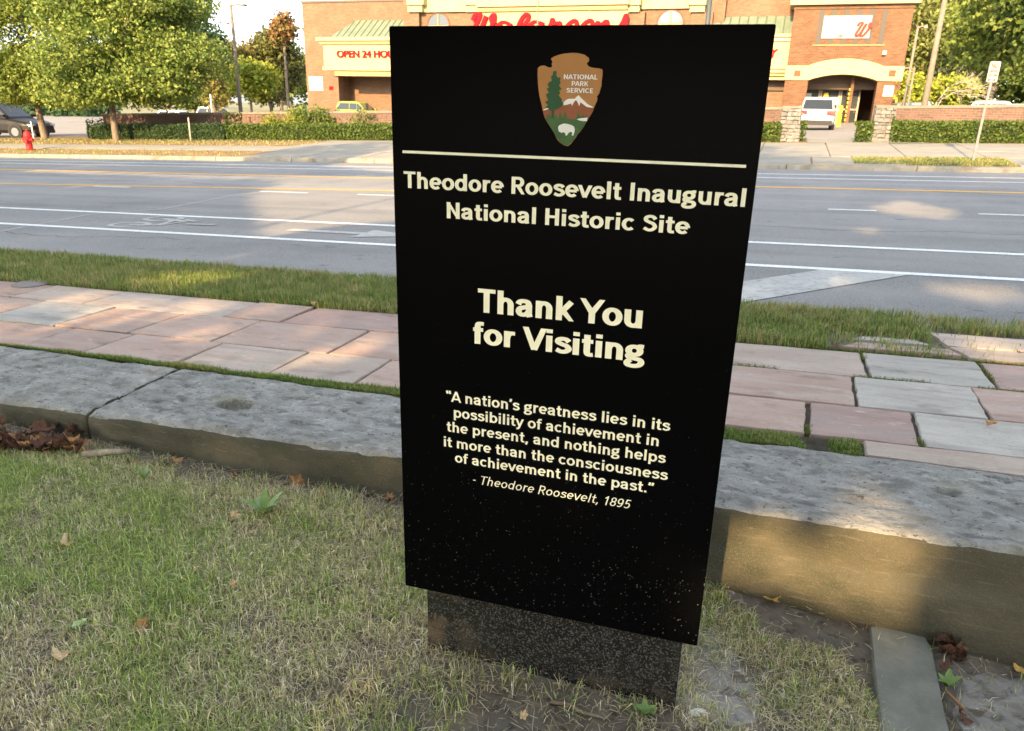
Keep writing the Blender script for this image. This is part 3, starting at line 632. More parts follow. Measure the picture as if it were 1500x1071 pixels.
SS = lambda k, w_: cm(*[(x * w_, y * k) for x, y in ((.53, .735), (.44, .86), (.30, .895), (.17, .82), (.155, .67), (.29, .56), (.45, .475), (.525, .30), (.43, .145), (.27, .105), (.09, .215))])
FONT = {   # advance, strokes (centre lines in cap heights; a stroke may carry its clip range)
 'o': (.70, [el(.35, .36, .235, .285, 0, 360, 28)]), 'n': (.73, [[(.17, 0), (.17, .72)], A_(.17)]), 'h': (.73, [[(.17, 0), (.17, 1)], A_(.17)]), 'm': (1.09, [[(.17, 0), (.17, .72)], A_(.17)[:-1] + [(.55, 0)], [(x + .36, y) for x, y in A_(.17)]]),
 'u': (.73, [[(.56, 0), (.56, .72)], [(.17, .72)] + el(.365, .29, .195, .215, 180, 360)]), 'r': (.49, [[(.17, 0), (.17, .72)], cm((.17, .38), (.21, .54), (.31, .63), (.46, .635))]), 'i': (.34, [[(.17, 0), (.17, .72)], [(.17, .83), (.17, 1)]]), 'l': (.34, [[(.17, 0), (.17, 1)]]),
 't': (.45, [[(.21, .93), (.21, .20)] + cm((.21, .20), (.24, .10), (.32, .072), (.43, .085)), [(.03, .648), (.42, .648)]]), 'f': (.43, [[(.20, 0), (.20, .76)] + cm((.20, .76), (.23, .89), (.31, .925), (.43, .92)), [(.03, .648), (.41, .648)]]),
 'a': (.68, [cm((.10, .50), (.16, .61), (.30, .65), (.44, .61), (.495, .48)) + [(.495, .13), (.53, .0)], cm((.495, .43), (.33, .39), (.17, .33), (.12, .21), (.18, .10), (.30, .075), (.42, .13), (.495, .24))]),
 'e': (.68, [el(.35, .36, .235, .285, 0, 316, 24), [(.15, .355), (.585, .355)]]), 's': (.61, [SS(.72, 1.)]), 'c': (.63, [el(.35, .36, .235, .285, 44, 316, 20)]),
 'd': (.74, [el(.34, .36, .225, .285, 0, 360, 26), [(.57, 0), (.57, 1)]]), 'b': (.74, [el(.40, .36, .225, .285, 0, 360, 26), [(.17, 0), (.17, 1)]]), 'p': (.74, [el(.40, .36, .225, .285, 0, 360, 26), [(.17, -.26), (.17, .72)]]),
 'g': (.67, [el(.31, .465, .195, .175, 0, 360, 22), cm((.42, .60), (.50, .67), (.62, .665)), cm((.20, .31), (.12, .24), (.17, .155), (.35, .125), (.51, .09), (.565, -.03), (.48, -.15), (.30, -.195), (.13, -.16), (.09, -.06), (.19, .07))]),
 'v': (.62, [[(.05, .80), (.31, .02)], [(.57, .80), (.31, .02)]], (0, .72)), 'y': (.62, [[(.05, .80), (.32, .04)], [(.57, .80), (.26, -.10)] + cm((.26, -.10), (.18, -.19), (.06, -.19))], (-.27, .72)), 'k': (.65, [[(.17, 0), (.17, 1)], [(.60, .80), (.20, .28)], [(.30, .42), (.62, -.08)]], (0, 1)),
 'w': (.9, [[(.05, .8), (.24, .02)], [(.43, .75), (.24, .02)], [(.43, .75), (.64, .02)], [(.85, .8), (.64, .02)]], (0, .72)),
 'T': (.70, [[(.35, 0), (.35, .92)], [(.02, .922), (.68, .922)]]), 'R': (.78, [[(.18, 0), (.18, 1)], [(.18, .922), (.44, .922)] + el(.44, .70, .19, .222, 90, -90) + [(.18, .478)], [(.42, .47), (.68, -.05)]], (0, 1)), 'P': (.72, [[(.18, 0), (.18, 1)], [(.18, .922), (.44, .922)] + el(.44, .68, .19, .242, 90, -90) + [(.18, .438)]]),
 'I': (.37, [[(.185, 0), (.185, 1)]]), 'N': (.82, [[(.17, 0), (.17, 1)], [(.65, 0), (.65, 1)], [(.13, 1.06), (.69, -.06)]], (0, 1)), 'H': (.82, [[(.17, 0), (.17, 1)], [(.65, 0), (.65, 1)], [(.17, .51), (.65, .51)]]), 'S': (.72, [[(x * 1.12, y) for x, y in SS(1.0, 1.03)]]),
 'Y': (.72, [[(.02, 1.08), (.36, .44)], [(.70, 1.08), (.36, .44)], [(.36, .48), (.36, 0)]], (0, 1)), 'V': (.72, [[(.03, 1.1), (.36, .0)], [(.69, 1.1), (.36, .0)]], (0, 1)), 'A': (.74, [[(.03, -.1), (.37, 1.0)], [(.71, -.1), (.37, 1.0)], [(.18, .27), (.56, .27)]], (0, 1)),
 'K': (.76, [[(.18, 0), (.18, 1)], [(.68, 1.08), (.22, .42)], [(.34, .60), (.70, -.08)]], (0, 1)), 'E': (.66, [[(.18, 0), (.18, 1)], [(.18, .922), (.60, .922)], [(.18, .51), (.56, .51)], [(.18, .078), (.62, .078)]]), 'L': (.62, [[(.18, 0), (.18, 1)], [(.18, .078), (.58, .078)]]), 'O': (.84, [el(.42, .5, .31, .422, 0, 360, 30)]), 'C': (.78, [el(.42, .5, .31, .422, 44, 316, 26)]),
 '1': (.60, [[(.34, 0), (.34, 1)], [(.12, .72), (.32, .93)]], (0, 1)), '8': (.64, [el(.32, .715, .185, .207, 0, 360, 22), el(.32, .285, .21, .217, 0, 360, 22)]), '9': (.64, [el(.31, .66, .205, .262, 0, 360, 24), cm((.515, .66), (.50, .36), (.40, .14), (.26, .075), (.12, .13))]), '5': (.64, [[(.55, .922), (.20, .922), (.165, .50)] + cm((.165, .50), (.30, .575), (.45, .53), (.525, .34), (.45, .14), (.28, .075), (.10, .15))]),
 ',': (.34, [[(.17, .16), (.17, .04), (.10, -.14)]]), '.': (.34, [[(.17, 0), (.17, .17)]]), '-': (.46, [[(.10, .36), (.36, .36)]]), '\u2019': (.24, [[(.13, 1.0), (.13, .88), (.07, .72)]]), '\u201c': (.50, [[(.18, .72), (.12, .86), (.12, 1.0)], [(.40, .72), (.34, .86), (.34, 1.0)]]), '\u201d': (.50, [[(.13, 1.0), (.13, .88), (.07, .72)], [(.35, 1.0), (.35, .88), (.29, .72)]]), ' ': (.32, [])}
def grot(name, body, x0, x1, z0, h, m, parent, y=-.0008, ws=.205, wh=.158, shear=0, track=0.):
    """one line of plain bold sans lettering, printed flat: every stroke a strip, each a hair prouder than the last"""
    mb = MB(); pen = 0; L_ = []
    for ch in body:
        g = FONT[ch]
        for st in g[1]:
            P = [np.array(p, float) for p in st]; n = len(P); closed = n > 12 and np.hypot(*(P[0] - P[-1])) < 1e-6; V = []
            for i, p in enumerate(P):
                a = P[i - 1] if i else (P[-2] if closed else P[0]); b = P[i + 1] if i < n - 1 else (P[1] if closed else P[-1])
                d1 = p - a; d2 = b - p; l1, l2 = np.hypot(*d1), np.hypot(*d2); d1 = d1 / l1 if l1 > 1e-9 else None; d2 = d2 / l2 if l2 > 1e-9 else None
                d1 = d2 if d1 is None else d1; d2 = d1 if d2 is None else d2; d = d1 + d2; d = d / np.hypot(*d); w_ = wh + (ws - wh) * abs(d[1]) ** 1.5; k = 1 / max(.75, d.dot(d1)); q = np.array([-d[1], d[0]]) * w_ / 2 * k
                for e in (p - q, p + q):
                    if len(g) > 2: e[1] = min(max(e[1], g[2][0]), g[2][1])
                    V.append((e[0] + pen + shear * e[1], e[1]))
            L_.append((V, n))
        pen += g[0] + track
    xs_ = [v[0] for V, n in L_ for v in V]; a, b = min(xs_), max(xs_); k = (x1 - x0) / (b - a)
    for q, (V, n) in enumerate(L_):
        yy = y - .00003 * (q % 4); mb.add([(x0 + (vx - a) * k, yy, z0 + vz * h) for vx, vz in V], [(2 * i, 2 * i + 2, 2 * i + 3, 2 * i + 1) for i in range(n - 1)])
    return mb.build(name, m, parent)
def sline(body, l, r, caph, **k):
    (xa, za), (xb, zb) = SG(*l), SG(*r)
    return grot('text_line', body, xa, xb, (za + zb) / 2, caph, m_letter, sign, **k)
def caph(px, y0, y1): return SG(px, y0)[1] - SG(px, y1)[1]
sline('Theodore Roosevelt Inaugural', (592, 276), (1091, 302), caph(600, 253, 276.5) * 1.03, ws=.20)
sline('National Historic Site', (654, 320.5), (1010, 342.5), caph(660, 298, 321) * 1.03, ws=.20)
sline('Thank You', (700, 457), (940, 481), caph(715, 424, 457.5) * 1.03, ws=.225, wh=.165)
sline('for Visiting', (693, 503), (944, 531), caph(775, 480, 512) * 1.03, ws=.225, wh=.165)
for body, l, r in (('\u201cA nation\u2019s greatness lies in its', (653.7, 587.5), (981.5, 631.5)), ('possibility of achievement in', (665, 611.5), (964.5, 653.5)),
                   ('the present, and nothing helps', (654.5, 632.8), (975, 677.5)), ('it more than the consciousness', (650.5, 653.7), (978, 703.5)),
                   ('of achievement in the past.\u201d', (666.6, 677.3), (957, 722.5))):
    sline(body, l, r, caph(666, 573.5, 589) , ws=.175, wh=.138)
sline('- Theodore Roosevelt, 1895', (693, 707.5), (924, 746), caph(710, 696, 710) * .93, ws=.115, wh=.095, shear=.22)
(xa, za), (xb, zb) = SG(590, 223.5), SG(1093, 242.3)
MB().box(xa, xb, -.0012, .0005, (za + zb) / 2 - .0029, (za + zb) / 2 + .0029).build('rule_line', m_letter, sign)
# emblem
EM = lambda P: [SG(770 + x / 7.14, 70 + y / 7.14) for x, y in P]
def layer(name, P, m, k, parent): MB().prism(EM(P), 'y', -.0008 - .0005 * k, -.0003).build(name, m, parent)
m_em = [mat('emblem_brown', (.42, .19, .055), .5, (.46, .21, .065), 12), mat('emblem_green', (.02, .075, .03), .5, (.03, .095, .035), 30), mat('emblem_white', (.85, .82, .72), .5), mat('emblem_rust', (.27, .085, .035), .5, (.32, .11, .045), 30), mat('emblem_meadow', (.05, .11, .035), .5, (.07, .14, .045), 30)]
emb = link('emblem', MB().prism(EM([(265, 115), (300, 92), (330, 80), (380, 66), (420, 60), (480, 54), (540, 55), (590, 66), (620, 75), (640, 92), (660, 105), (664, 122), (662, 140), (640, 160), (645, 180), (660, 195), (690, 206), (720, 212), (760, 214), (798, 225), (806, 240), (803, 290), (795, 350), (793, 400), (780, 440), (768, 480), (745, 510), (750, 535), (745, 560), (726, 600), (710, 640), (700, 670), (670, 715), (640, 770), (622, 800), (600, 840), (572, 876), (545, 905), (525, 940), (500, 970), (478, 1000), (455, 1022), (438, 1028), (420, 1025), (392, 1012), (360, 990), (338, 970), (320, 940), (303, 900), (280, 860), (255, 820), (225, 775), (205, 740), (190, 700), (178, 650), (170, 600), (155, 545), (145, 500), (136, 440), (130, 380), (126, 290), (128, 215), (150, 195), (175, 187), (200, 187), (225, 200), (250, 208), (272, 204), (280, 190), (272, 170), (283, 150), (275, 132)]), 'y', -.0008, .0004).mesh('emblem', m_em[0]), sign)
layer('foothills', [(182, 660), (243, 640), (300, 640), (400, 603), (480, 585), (485, 610), (520, 552), (545, 570), (560, 612), (580, 575), (630, 612), (712, 628), (690, 690), (640, 765), (225, 765), (190, 700)], m_em[3], .5, emb)
layer('snow_mountain', [(388, 590), (400, 570), (425, 545), (450, 535), (490, 533), (512, 536), (535, 512), (556, 497), (580, 525), (605, 548), (650, 590), (706, 620), (700, 628), (640, 620), (600, 590), (572, 568), (562, 612), (545, 572), (528, 545), (505, 570), (485, 608), (478, 582), (440, 595), (400, 602)], m_em[2], 1.1, emb)
layer('snow_slope', [(180, 656), (196, 642), (235, 628), (243, 640), (215, 650)], m_em[2], 1.1, emb)
layer('meadow', [(222, 765), (208, 742), (250, 690), (262, 715), (300, 730), (322, 698), (336, 735), (345, 725), (361, 655), (382, 735), (398, 720), (415, 650), (438, 738), (480, 745), (525, 747), (552, 665), (560, 712), (578, 705), (585, 725), (606, 700), (618, 722), (634, 705), (655, 735), (640, 768), (600, 838), (545, 903), (500, 968), (455, 1018), (420, 1021), (362, 986), (322, 938), (282, 858)], m_em[4], 1.2, emb)
layer('pine', [(290, 250), (310, 240), (326, 250), (322, 290), (345, 320), (352, 305), (368, 312), (360, 345), (368, 365), (350, 395), (378, 432), (352, 450), (362, 480), (345, 495), (382, 540), (378, 556), (400, 590), (380, 612), (350, 630), (330, 645), (300, 648), (302, 735), (272, 735), (272, 655), (245, 650), (240, 632), (205, 628), (235, 600), (205, 568), (240, 548), (214, 490), (245, 470), (222, 425), (248, 420), (232, 385), (252, 355), (275, 350), (268, 305), (285, 285)], m_em[1], 2.2, emb)
layer('lake', [(535, 748), (580, 737), (620, 733), (650, 730), (641, 768), (605, 768), (570, 762)], m_em[2], 2.3, emb)
layer('bison', [(341, 835), (352, 812), (375, 802), (400, 793), (440, 796), (480, 808), (505, 822), (515, 850), (512, 880), (500, 918), (484, 918), (490, 885), (470, 880), (450, 890), (432, 918), (420, 916), (415, 893), (390, 880), (382, 890), (372, 890), (365, 880), (350, 878), (345, 860)], m_em[2], 2.4, emb)
for body, l, r in (('NATIONAL', (399, 331), (752, 331)), ('PARK', (483, 400), (657, 402)), ('SERVICE', (428, 472), (706, 474))):
    (xa, za), (xb, zb) = EM([l, r])
    grot('emblem_text', body, xa, xb, (za + zb) / 2, .0094, m_em[2], emb, y=-.0022, ws=.19, wh=.16)

# ================================================================ CLOSE GROUND DETAILS
def on_lawn(px, py, lift=0):
    p = gp(px, py); d = ray(px, py); t = -HC / d.z
    for k in range(8):
        p = C0 + d * t; z = lawn_z(*UV(p)); t = (z - HC) / d.z
    p.z += lift; return p
def leaf_mesh(seed, m, big=1.):
    r = random.Random(seed); mb = MB(); n = 15; rings = 4
    lobes = [1.0, .62, .9, .5, .72, .35, .3, .35, .72, .5, .9, .62][:12]; n = 24
    P = [(0, 0, 0)]; cu = r.uniform(16, 34); cv = r.uniform(-14, 22); ph = r.uniform(0, PI)
    for j in range(1, rings + 1):
        for i in range(n):
            t = i / n * 12; a = lobes[int(t) % 12]; b = lobes[(int(t) + 1) % 12]; q = a + (b - a) * (t % 1); rad = .032 * (j / rings) * (1 + (q - 1) * (j / rings))
            an = 2 * PI * i / n; x, y = rad * math.cos(an), rad * math.sin(an)
            xr = x * math.cos(ph) + y * math.sin(ph)
            P.append((x, y, cu * xr * xr + cv * y * y + .004 * math.sin(an * 5 + seed) * (j / rings)))
    fs = [(0, 1 + i, 1 + (i + 1) % n) for i in range(n)] + [(1 + (j - 1) * n + i, 1 + j * n + i, 1 + j * n + (i + 1) % n, 1 + (j - 1) * n + (i + 1) % n) for j in range(1, rings) for i in range(n)]
    mb.add([tuple(c * big for c in p) for p in P], fs)
    mb.tube([(-.008 * big, 0, .001), (-.03 * big, .002, .006 * big), (-.05 * big, .006 * big, .012 * big)], [.0008, .0007, .0005], 5)
    return mb.mesh('dead_leaf', m, True)
m_dl = [mat('dead_leaf_tan', (.42, .26, .12), .8, (.30, .16, .07), 60, .001, 200), mat('dead_leaf_brown', (.055, .026, .016), .75, (.11, .055, .03), 50, .001, 200), mat('dead_leaf_pale', (.55, .42, .24), .8, (.42, .28, .13), 50, .001, 200), mat('dead_leaf_rust', (.15, .065, .035), .8, (.09, .04, .025), 50, .001, 200), mat('dead_leaf_yellow', (.55, .38, .10), .8, (.45, .26, .07), 50, .001, 200)]
lm = [[leaf_mesh(s * 7 + k, m_dl[k]) for s in range(2)] for k in range(5)]
def leaf(pos, k, label, s=1., rx=0, ry=0, rz=0, group=None):
    o = link('dead_leaf', lm[k][random.randint(0, 1)]); o.location = pos; o.rotation_euler = (rx, ry, rz); o.scale = (s, s, s); return tag(o, label, 'leaf', group)
for px, py, k, lab, s, rx, ry, rz in (
    (258, 680, 0, 'curled tan leaf lying against the foot of the curb, left of the upright dry leaves', 1.1, .4, .2, 1), (432, 712, 0, 'brown dry leaf standing upright against the curb', 1.5, 1.2, .1, .3),
    (473, 735, 2, 'pale folded leaf standing just right of the upright brown leaf by the curb', 1.3, 1.0, -.4, 2.2), (342, 762, 2, 'small pale leaf poking up left of the broadleaf weed', .9, 1.0, .2, .5),
    (98, 806, 2, 'folded cream and brown leaf resting on the green grass at the far left', 1.1, .5, .1, 2.5), (205, 926, 0, 'tan folded leaf on the lawn right of the small white-tipped weed', .95, .6, .3, .2),
    (95, 968, 2, 'flat pale pinkish leaf on the lawn near the left bottom corner', 1.1, .15, 0, 3.0), (1133, 884, 4, 'yellow leaf with an upright stem on the soil right of the sign', 1.2, .4, .2, 3.5),
    (340, 864, 2, 'small cream leaf scrap in the middle of the lawn', .6, .8, 0, 1), (765, 1056, 2, 'tiny pale leaf on the bare soil in front of the plinth', .5, .5, 0, 0), (1205, 895, 1, 'dark shrivelled leaf standing at the foot of the curb beside the long twig', 1.4, 1.1, .6, .3),
    (70, 668, 0, 'tan leaf at the lower edge of the brown leaf heap', 1.3, .3, .1, 1), (155, 945, 3, 'small rust red leaf half hidden in the lawn near the left bottom corner', .5, .3, 0, 0)):
    leaf(on_lawn(px, py, .018), k, lab, s, rx, ry, rz)
for i in range(64):
    px = random.uniform(0, 118); py = 668 - abs(random.gauss(0, 13)) + px * .06
    leaf(on_lawn(px, min(py, 664), .01 + random.random() * .045), random.choice([1, 1, 3, 1, 0]), 'crumpled dark brown leaf in the heap against the left end of the curb', random.uniform(1.1, 1.8), random.uniform(-1, 1), random.uniform(-1, 1), random.uniform(0, 6), 'brown leaves heaped against the curb')
for i in range(16):
    px = random.uniform(130, 585); leaf(on_lawn(px, 662 + (px - 130) * .155 + random.uniform(0, 9), .008), random.choice([1, 1, 0, 3]), 'small broken dry leaf on the soil strip along the curb left of the sign', random.uniform(.4, .9), random.uniform(-1.2, 1.2), random.uniform(-1, 1), random.uniform(0, 6), 'broken leaves along the curb foot')
for i in range(26):
    px = random.gauss(1385, 16); py = 935 + (px - 1360) * .6 + random.gauss(0, 16)
    leaf(on_lawn(px, py, .01 + random.random() * .03), random.choice([1, 1, 1, 3]), 'dark shrivelled leaf tangled in the debris beside the flat edging stone', random.uniform(.7, 1.3), random.uniform(-1.3, 1.3), random.uniform(-1.3, 1.3), random.uniform(0, 6), 'dark leaves tangled beside the edging stone')
for i in range(14):
    leaf(on_lawn(random.gauss(1290, 14), random.gauss(912, 5), .012), 1, 'dark dead leaf crumb at the top end of the flat edging stone', random.uniform(.35, .7), random.uniform(-1, 1), random.uniform(-1, 1), random.uniform(0, 6), 'leaf crumbs at the end of the edging stone')
leaf(on_lawn(1406, 1058, .02), 3, 'rust brown leaf at the bottom right, below the edging stone', 1.1, .8, .3, 1); leaf(on_lawn(1493, 985, .008), 4, 'yellow leaf at the right edge below the curb', .8, .1, 0, 1)
def on_walk(px, py, dz=.008): p = gp(px, py); p.z += dz; return p
for px, py, k, lab, s in ((1452, 628, 0, 'curled yellow brown leaf on the light flagstone at right', .9), (1223, 510, 3, 'orange leaf on the grassy joint at the end of the verge', .8), (1328, 490, 3, 'pinkish leaf on the verge grass near the road', .9), (1493, 522, 3, 'rust leaf on the sunlit slab at the right edge', .8),
                      (458, 448, 2, 'pale leaf on the verge grass left of the sign, nearest the flagstones', .9), (470, 447, 3, 'brown leaf beside the pale one on the verge', 1.), (456, 412, 3, 'rust leaf in the middle of the verge grass', .9), (36, 392, 2, 'pale leaf on the verge at the far left', 1.1), (1224, 482, 3, 'brown leaf in the verge grass right of the sign', .7)):
    leaf(on_walk(px, py, .02 if k != 4 else .01), k, lab, s, .3, .2, random.uniform(0, 6))
# sticks
def stick(name, pts, r, m, label, cat='twig', br=()):
    P = [on_lawn(x, y, z) for x, y, z in pts]; c = P[0].copy(); mb = MB(); mb.tube([p - c + Vector((random.uniform(-.002, .002), 0, random.uniform(0, .002))) for p in P], [r * (1 - .5 * i / len(P)) for i in range(len(P))], 7)
    for b in br: mb.tube([on_lawn(x, y, z) - c for x, y, z in b], r * .4, 5)
    o = mb.build(name, m, smooth=True); o.location = c; return tag(o, label, cat)
m_wood = mat('weathered_wood', (.36, .31, .22), .9, (.2, .16, .1), 20, .004, 50, stretch=(3, 1, 1)); m_twig = mat('grey_twig', (.24, .19, .14), .9, (.13, .1, .07), 30, .002, 60)
stick('wood_chunk', [(124, 674, .02), (140, 673, .028), (165, 671, .03), (192, 669, .025)], .02, m_wood, 'pale weathered piece of wood lying by the brown leaf heap', 'wood', [[(150, 678, .012), (168, 686, .012), (190, 690, .01)]])
stick('twig', [(1215, 897, .015), (1240, 903, .02), (1270, 908, .02), (1300, 916, .015), (1318, 918, .01)], .006, m_twig, 'long grey twig along the foot of the curb right of the sign', br=[[(1290, 912, .02), (1310, 908, .035)], [(1240, 903, .02), (1232, 890, .04)]])
stick('twig', [(806, 1034, .012), (835, 1038, .014), (850, 1048, .01), (885, 1056, .01)], .006, m_twig, 'brown twig on the bare soil in front of the plinth')
stick('twig', [(535, 765, .02), (560, 752, .02), (590, 735, .025)], .005, m_twig, 'dark twig slanting towards the curb just left of the sign')
stick('twig', [(1385, 1022, .02), (1400, 1036, .02), (1412, 1048, .015)], .005, mat('orange_twig', (.3, .16, .07), .8), 'short orange twig by the edging stone at the bottom right')
# stones
def rock(name, pos, sx_, sy_, sz_, m, label, cat='stone', group=None, rz=0):
    mb = MB(); n, k = 10, 6; P = []
    sd = random.random() * 50
    for j in range(k + 1):
        th = PI * j / k
        for i in range(n):
            ph = 2 * PI * i / n; q = Vector((math.sin(th) * math.cos(ph), math.sin(th) * math.sin(ph), math.cos(th))); f = 1 + .35 * mnoise.noise(q * 1.5 + Vector((sd, 0, 0)))
            P.append((q.x * sx_ * f, q.y * sy_ * f, q.z * sz_ * f))
    mb.add(P, [(j * n + i, j * n + (i + 1) % n, (j + 1) * n + (i + 1) % n, (j + 1) * n + i) for j in range(k) for i in range(n)])
    o = mb.build(name, m, smooth=False); o.location = pos; o.rotation_euler = (0, 0, rz); return tag(o, label, cat, group)
m_peb = mat('pale_pebble', (.24, .23, .2), .8, (.16, .15, .13), 40, .001, 80)
rock('stone', on_lawn(1021, 1048, .008), .026, .012, .011, mat('white_quartz', (.6, .57, .55), .6, (.4, .36, .34), 60), 'white angular stone on the silt right of the plinth foot', rz=.1)
for i in range(14):
    px, py = random.choice([(1072, 868), (1160, 880), (1095, 890), (1450, 1030), (1480, 1015), (1150, 900), (1045, 858)]); rock('pebble', on_lawn(px + random.gauss(0, 10), py + random.gauss(0, 7), .003), *[random.uniform(.005, .011) for _ in range(3)], m_peb, 'small grey pebble on bare soil along the curb foot right of the sign', 'pebble', 'pebbles on the soil below the curb')
# silt patches
def patch(name, pts, m, dz=.004):
    px0 = pts[0][0] * .1
    P = [on_lawn(x, y) for x, y in pts]; c = sum(P, Vector()) / len(P); mb = MB(); ring = []
    N_ = 40; wob = [1 + .22 * mnoise.noise(Vector((math.cos(2 * PI * i / 40) * 2.2, math.sin(2 * PI * i / 40) * 2.2, px0))) for i in range(40)]
    for k in range(6):
        for i in range(N_):
            t = i / N_ * len(P); a = P[int(t) % len(P)]; b = P[(int(t) + 1) % len(P)]; q = c.lerp(a.lerp(b, t % 1), k / 5 * wob[i])
            q = Vector(q); q.z = lawn_z(*UV(q)) + dz * (1 - (k / 5) ** 3) - (.012 if k == 5 else 0) + .004 * fbm(q.x, q.y, 3, 14); ring.append(q)
    mb.add(ring, [(k * N_ + i, (k + 1) * N_ + i, (k + 1) * N_ + (i + 1) % N_, k * N_ + (i + 1) % N_) for k in range(5) for i in range(N_)]); mb.build(name, m, smooth=True, kind='structure')
patch('silt_patch', [(1000, 900), (1040, 905), (1075, 940), (1110, 1000), (1130, 1075), (990, 1090), (985, 1000)], m_silt)
patch('silt_patch', [(1400, 985), (1440, 975), (1520, 985), (1560, 1060), (1520, 1110), (1400, 1100), (1385, 1040)], m_silt)
# flat edging stone set in the lawn
es = [(1272, 922), (1345, 926), (1366, 960), (1398, 1120), (1292, 1120)]
P = [on_lawn(*q) for q in es]; c = sum(P, Vector()) / 5; mb = MB(); o = []
for i in range(5):
    for t in (0, .2, .4, .6, .8): q = P[i].lerp(P[(i + 1) % 5], t); o.append(q + Vector((random.uniform(-.004, .004), random.uniform(-.004, .004), 0)))
o = o[::-1] if False else o
top = [q + (c - q) * .03 + Vector((0, 0, .018 + .003 * math.sin(q.x * 40))) - c for q in o]; md_ = [q + Vector((0, 0, .008)) - c for q in o]; bt = [q + Vector((0, 0, -.06)) - c for q in o]; n = len(o)
mb.add(top + md_ + bt, [tuple(range(n))[::-1]] + [(i, (i + 1) % n, (i + 1) % n + n, i + n) for i in range(n)] + [(i + n, (i + 1) % n + n, (i + 1) % n + 2 * n, i + 2 * n) for i in range(n)])
ob = mb.build('edging_stone', mat('grey_flagstone', (.15, .152, .12), .9, (.22, .22, .18), 9, .014, 14, extra=blend_noise((.12, .12, .1), 8, .5, .7, .7, 5, (1, .4, 1)))); ob.location = c; tag(ob, 'flat grey-green stone set upright to the curb in the bottom right corner', 'edging stone')
# weeds
def weed(px, py, n, ln, wd, cols, label, droop=.6, up=.6):
    b = on_lawn(px, py, 0); t = thing('weed', label, 'weed', b)
    for i in range(n):
        an = 2 * PI * i / n + random.uniform(-.3, .3); L_ = ln * random.uniform(.7, 1.15); mb = MB(); P = []; k = 6
        for j in range(k + 1):
            s = j / k; r = L_ * s * (.55 + .3 * s); z = L_ * (up * s - droop * s * s * .5) + .004; w_ = wd * math.sin(PI * min(1, s * .88 + .1)) ** .8 * .5
            for e, dz in ((-1, .006), (0, 0), (1, .006)): P.append((r * math.cos(an) - e * w_ * math.sin(an), r * math.sin(an) + e * w_ * math.cos(an), z + dz * (w_ / wd) * 2))
        mb.add(P, [(3 * j + q, 3 * j + q + 1, 3 * j + q + 4, 3 * j + q + 3) for j in range(k) for q in (0, 1)]); mb.build('leaf', cols[i % len(cols)], t, smooth=True)
    return t
m_wg = [mat('weed_green', (.12, .20, .05), .7, (.17, .26, .08), 30, .001, 90), mat('weed_pale_green', (.22, .30, .14), .7, (.15, .24, .09), 30, .001, 90)]
weed(388, 757, 8, .085, .03, m_wg, 'broadleaf green weed with upright leaves in front of the curb', .35, 1.0)
weed(212, 706, 5, .05, .014, m_wg, 'small pale green weed by the curb below the piece of wood', .2, 1.3)
weed(118, 922, 9, .028, .016, [mat('weed_lime', (.3, .42, .12), .5, (.5, .6, .35), 60)], 'small light green weed with whitish tips at the left bottom', .4, .8)
weed(945, 1050, 12, .035, .016, [mat('clover', (.12, .2, .05), .6, (.16, .26, .07), 40)], 'clover sprig in front of the plinth at its right end', .4, .9)
weed(1385, 1008, 6, .05, .018, [m_wg[0]], 'green weed at the edge of the flat edging stone', .3, .9)
# manhole cover
p = gp(45, 417); t = thing('manhole_cover', 'round dark utility cover set in the flagstones at the left edge', 'cover', p + Vector((0, 0, .004)))
MB().lathe([(.13, -.02), (.13, .004), (.125, .007), (.112, .007)], 28).build('rim', mat('cast_iron', (.12, .11, .11), .6, (.18, .16, .15), 20, metal=.4), t); MB().lathe([(.108, -.02), (.108, .008)], 28).build('lid', mat('cast_iron_lid', (.16, .14, .14), .7, (.2, .18, .17), 30, .004, 90, metal=.3), t)

# ================================================================ ACROSS THE ROAD
m_brickwall = brickmat('brown_wall_brick', (.15, .088, .065), (.10, .062, .048), (.18, .15, .125)); m_cap = mat('wall_cap', (.19, .17, .135), .9, (.15, .13, .105), 3, .004, 20)
def wall(label, u0, u1, top0, v=29.6):
    t = thing('brick_wall', label, 'wall', F(u0, v), ROADROT); L_ = u1 - u0; mb = MB(); k = S
    bz = lambda x: su(u0 + x) - su(u0); us = list(np.linspace(0, L_, max(2, int(L_ / 4)))); h = top0
    for a, b, m, nm, y0, y1, z0, z1 in ((0, L_, m_brickwall, 'wall_body', 0, .3, -.6, h - .09), (0, L_, m_cap, 'wall_cap', -.04, .34, h - .09, h)):
        mb = MB(); P = []
        for x in us: P += [(x, y0, z0 + bz(x)), (x, y1, z0 + bz(x)), (x, y1, z1 + bz(x)), (x, y0, z1 + bz(x))]
        n = len(us); mb.add(P, [(4 * i + j, 4 * i + 4 + j, 4 * i + 4 + (j + 1) % 4, 4 * i + (j + 1) % 4) for i in range(n - 1) for j in range(4)] + [(0, 1, 2, 3), (4 * n - 1, 4 * n - 2, 4 * n - 3, 4 * n - 4)]); mb.build(nm, m, t)
    mb = MB()   # soldier course piers under the cap
    for x in np.arange(.06, L_ - .06, .24): mb.box(x, x + .09, -.012, 0.0, h - .32 + bz(x), h - .095 + bz(x))
    mb.build('soldier_course', m_brickwall, t, kind='stuff'); return t
def ux(px, py, v): return UV(gv(px, py, v))[0]
wall('brown brick boundary wall with pale cap behind the hedge, left of the driveway', ux(150, 170, 29.6), ux(1168, 160, 29.6) - .1, 1.12)
wall('brown brick boundary wall right of the driveway, behind the long right hedge', ux(1283, 160, 29.6), 34, 1.12)
m_rub = mat('rubble_stone', (.125, .122, .115), .9, (.20, .196, .185), 6, .02, 18, rnd=.18)
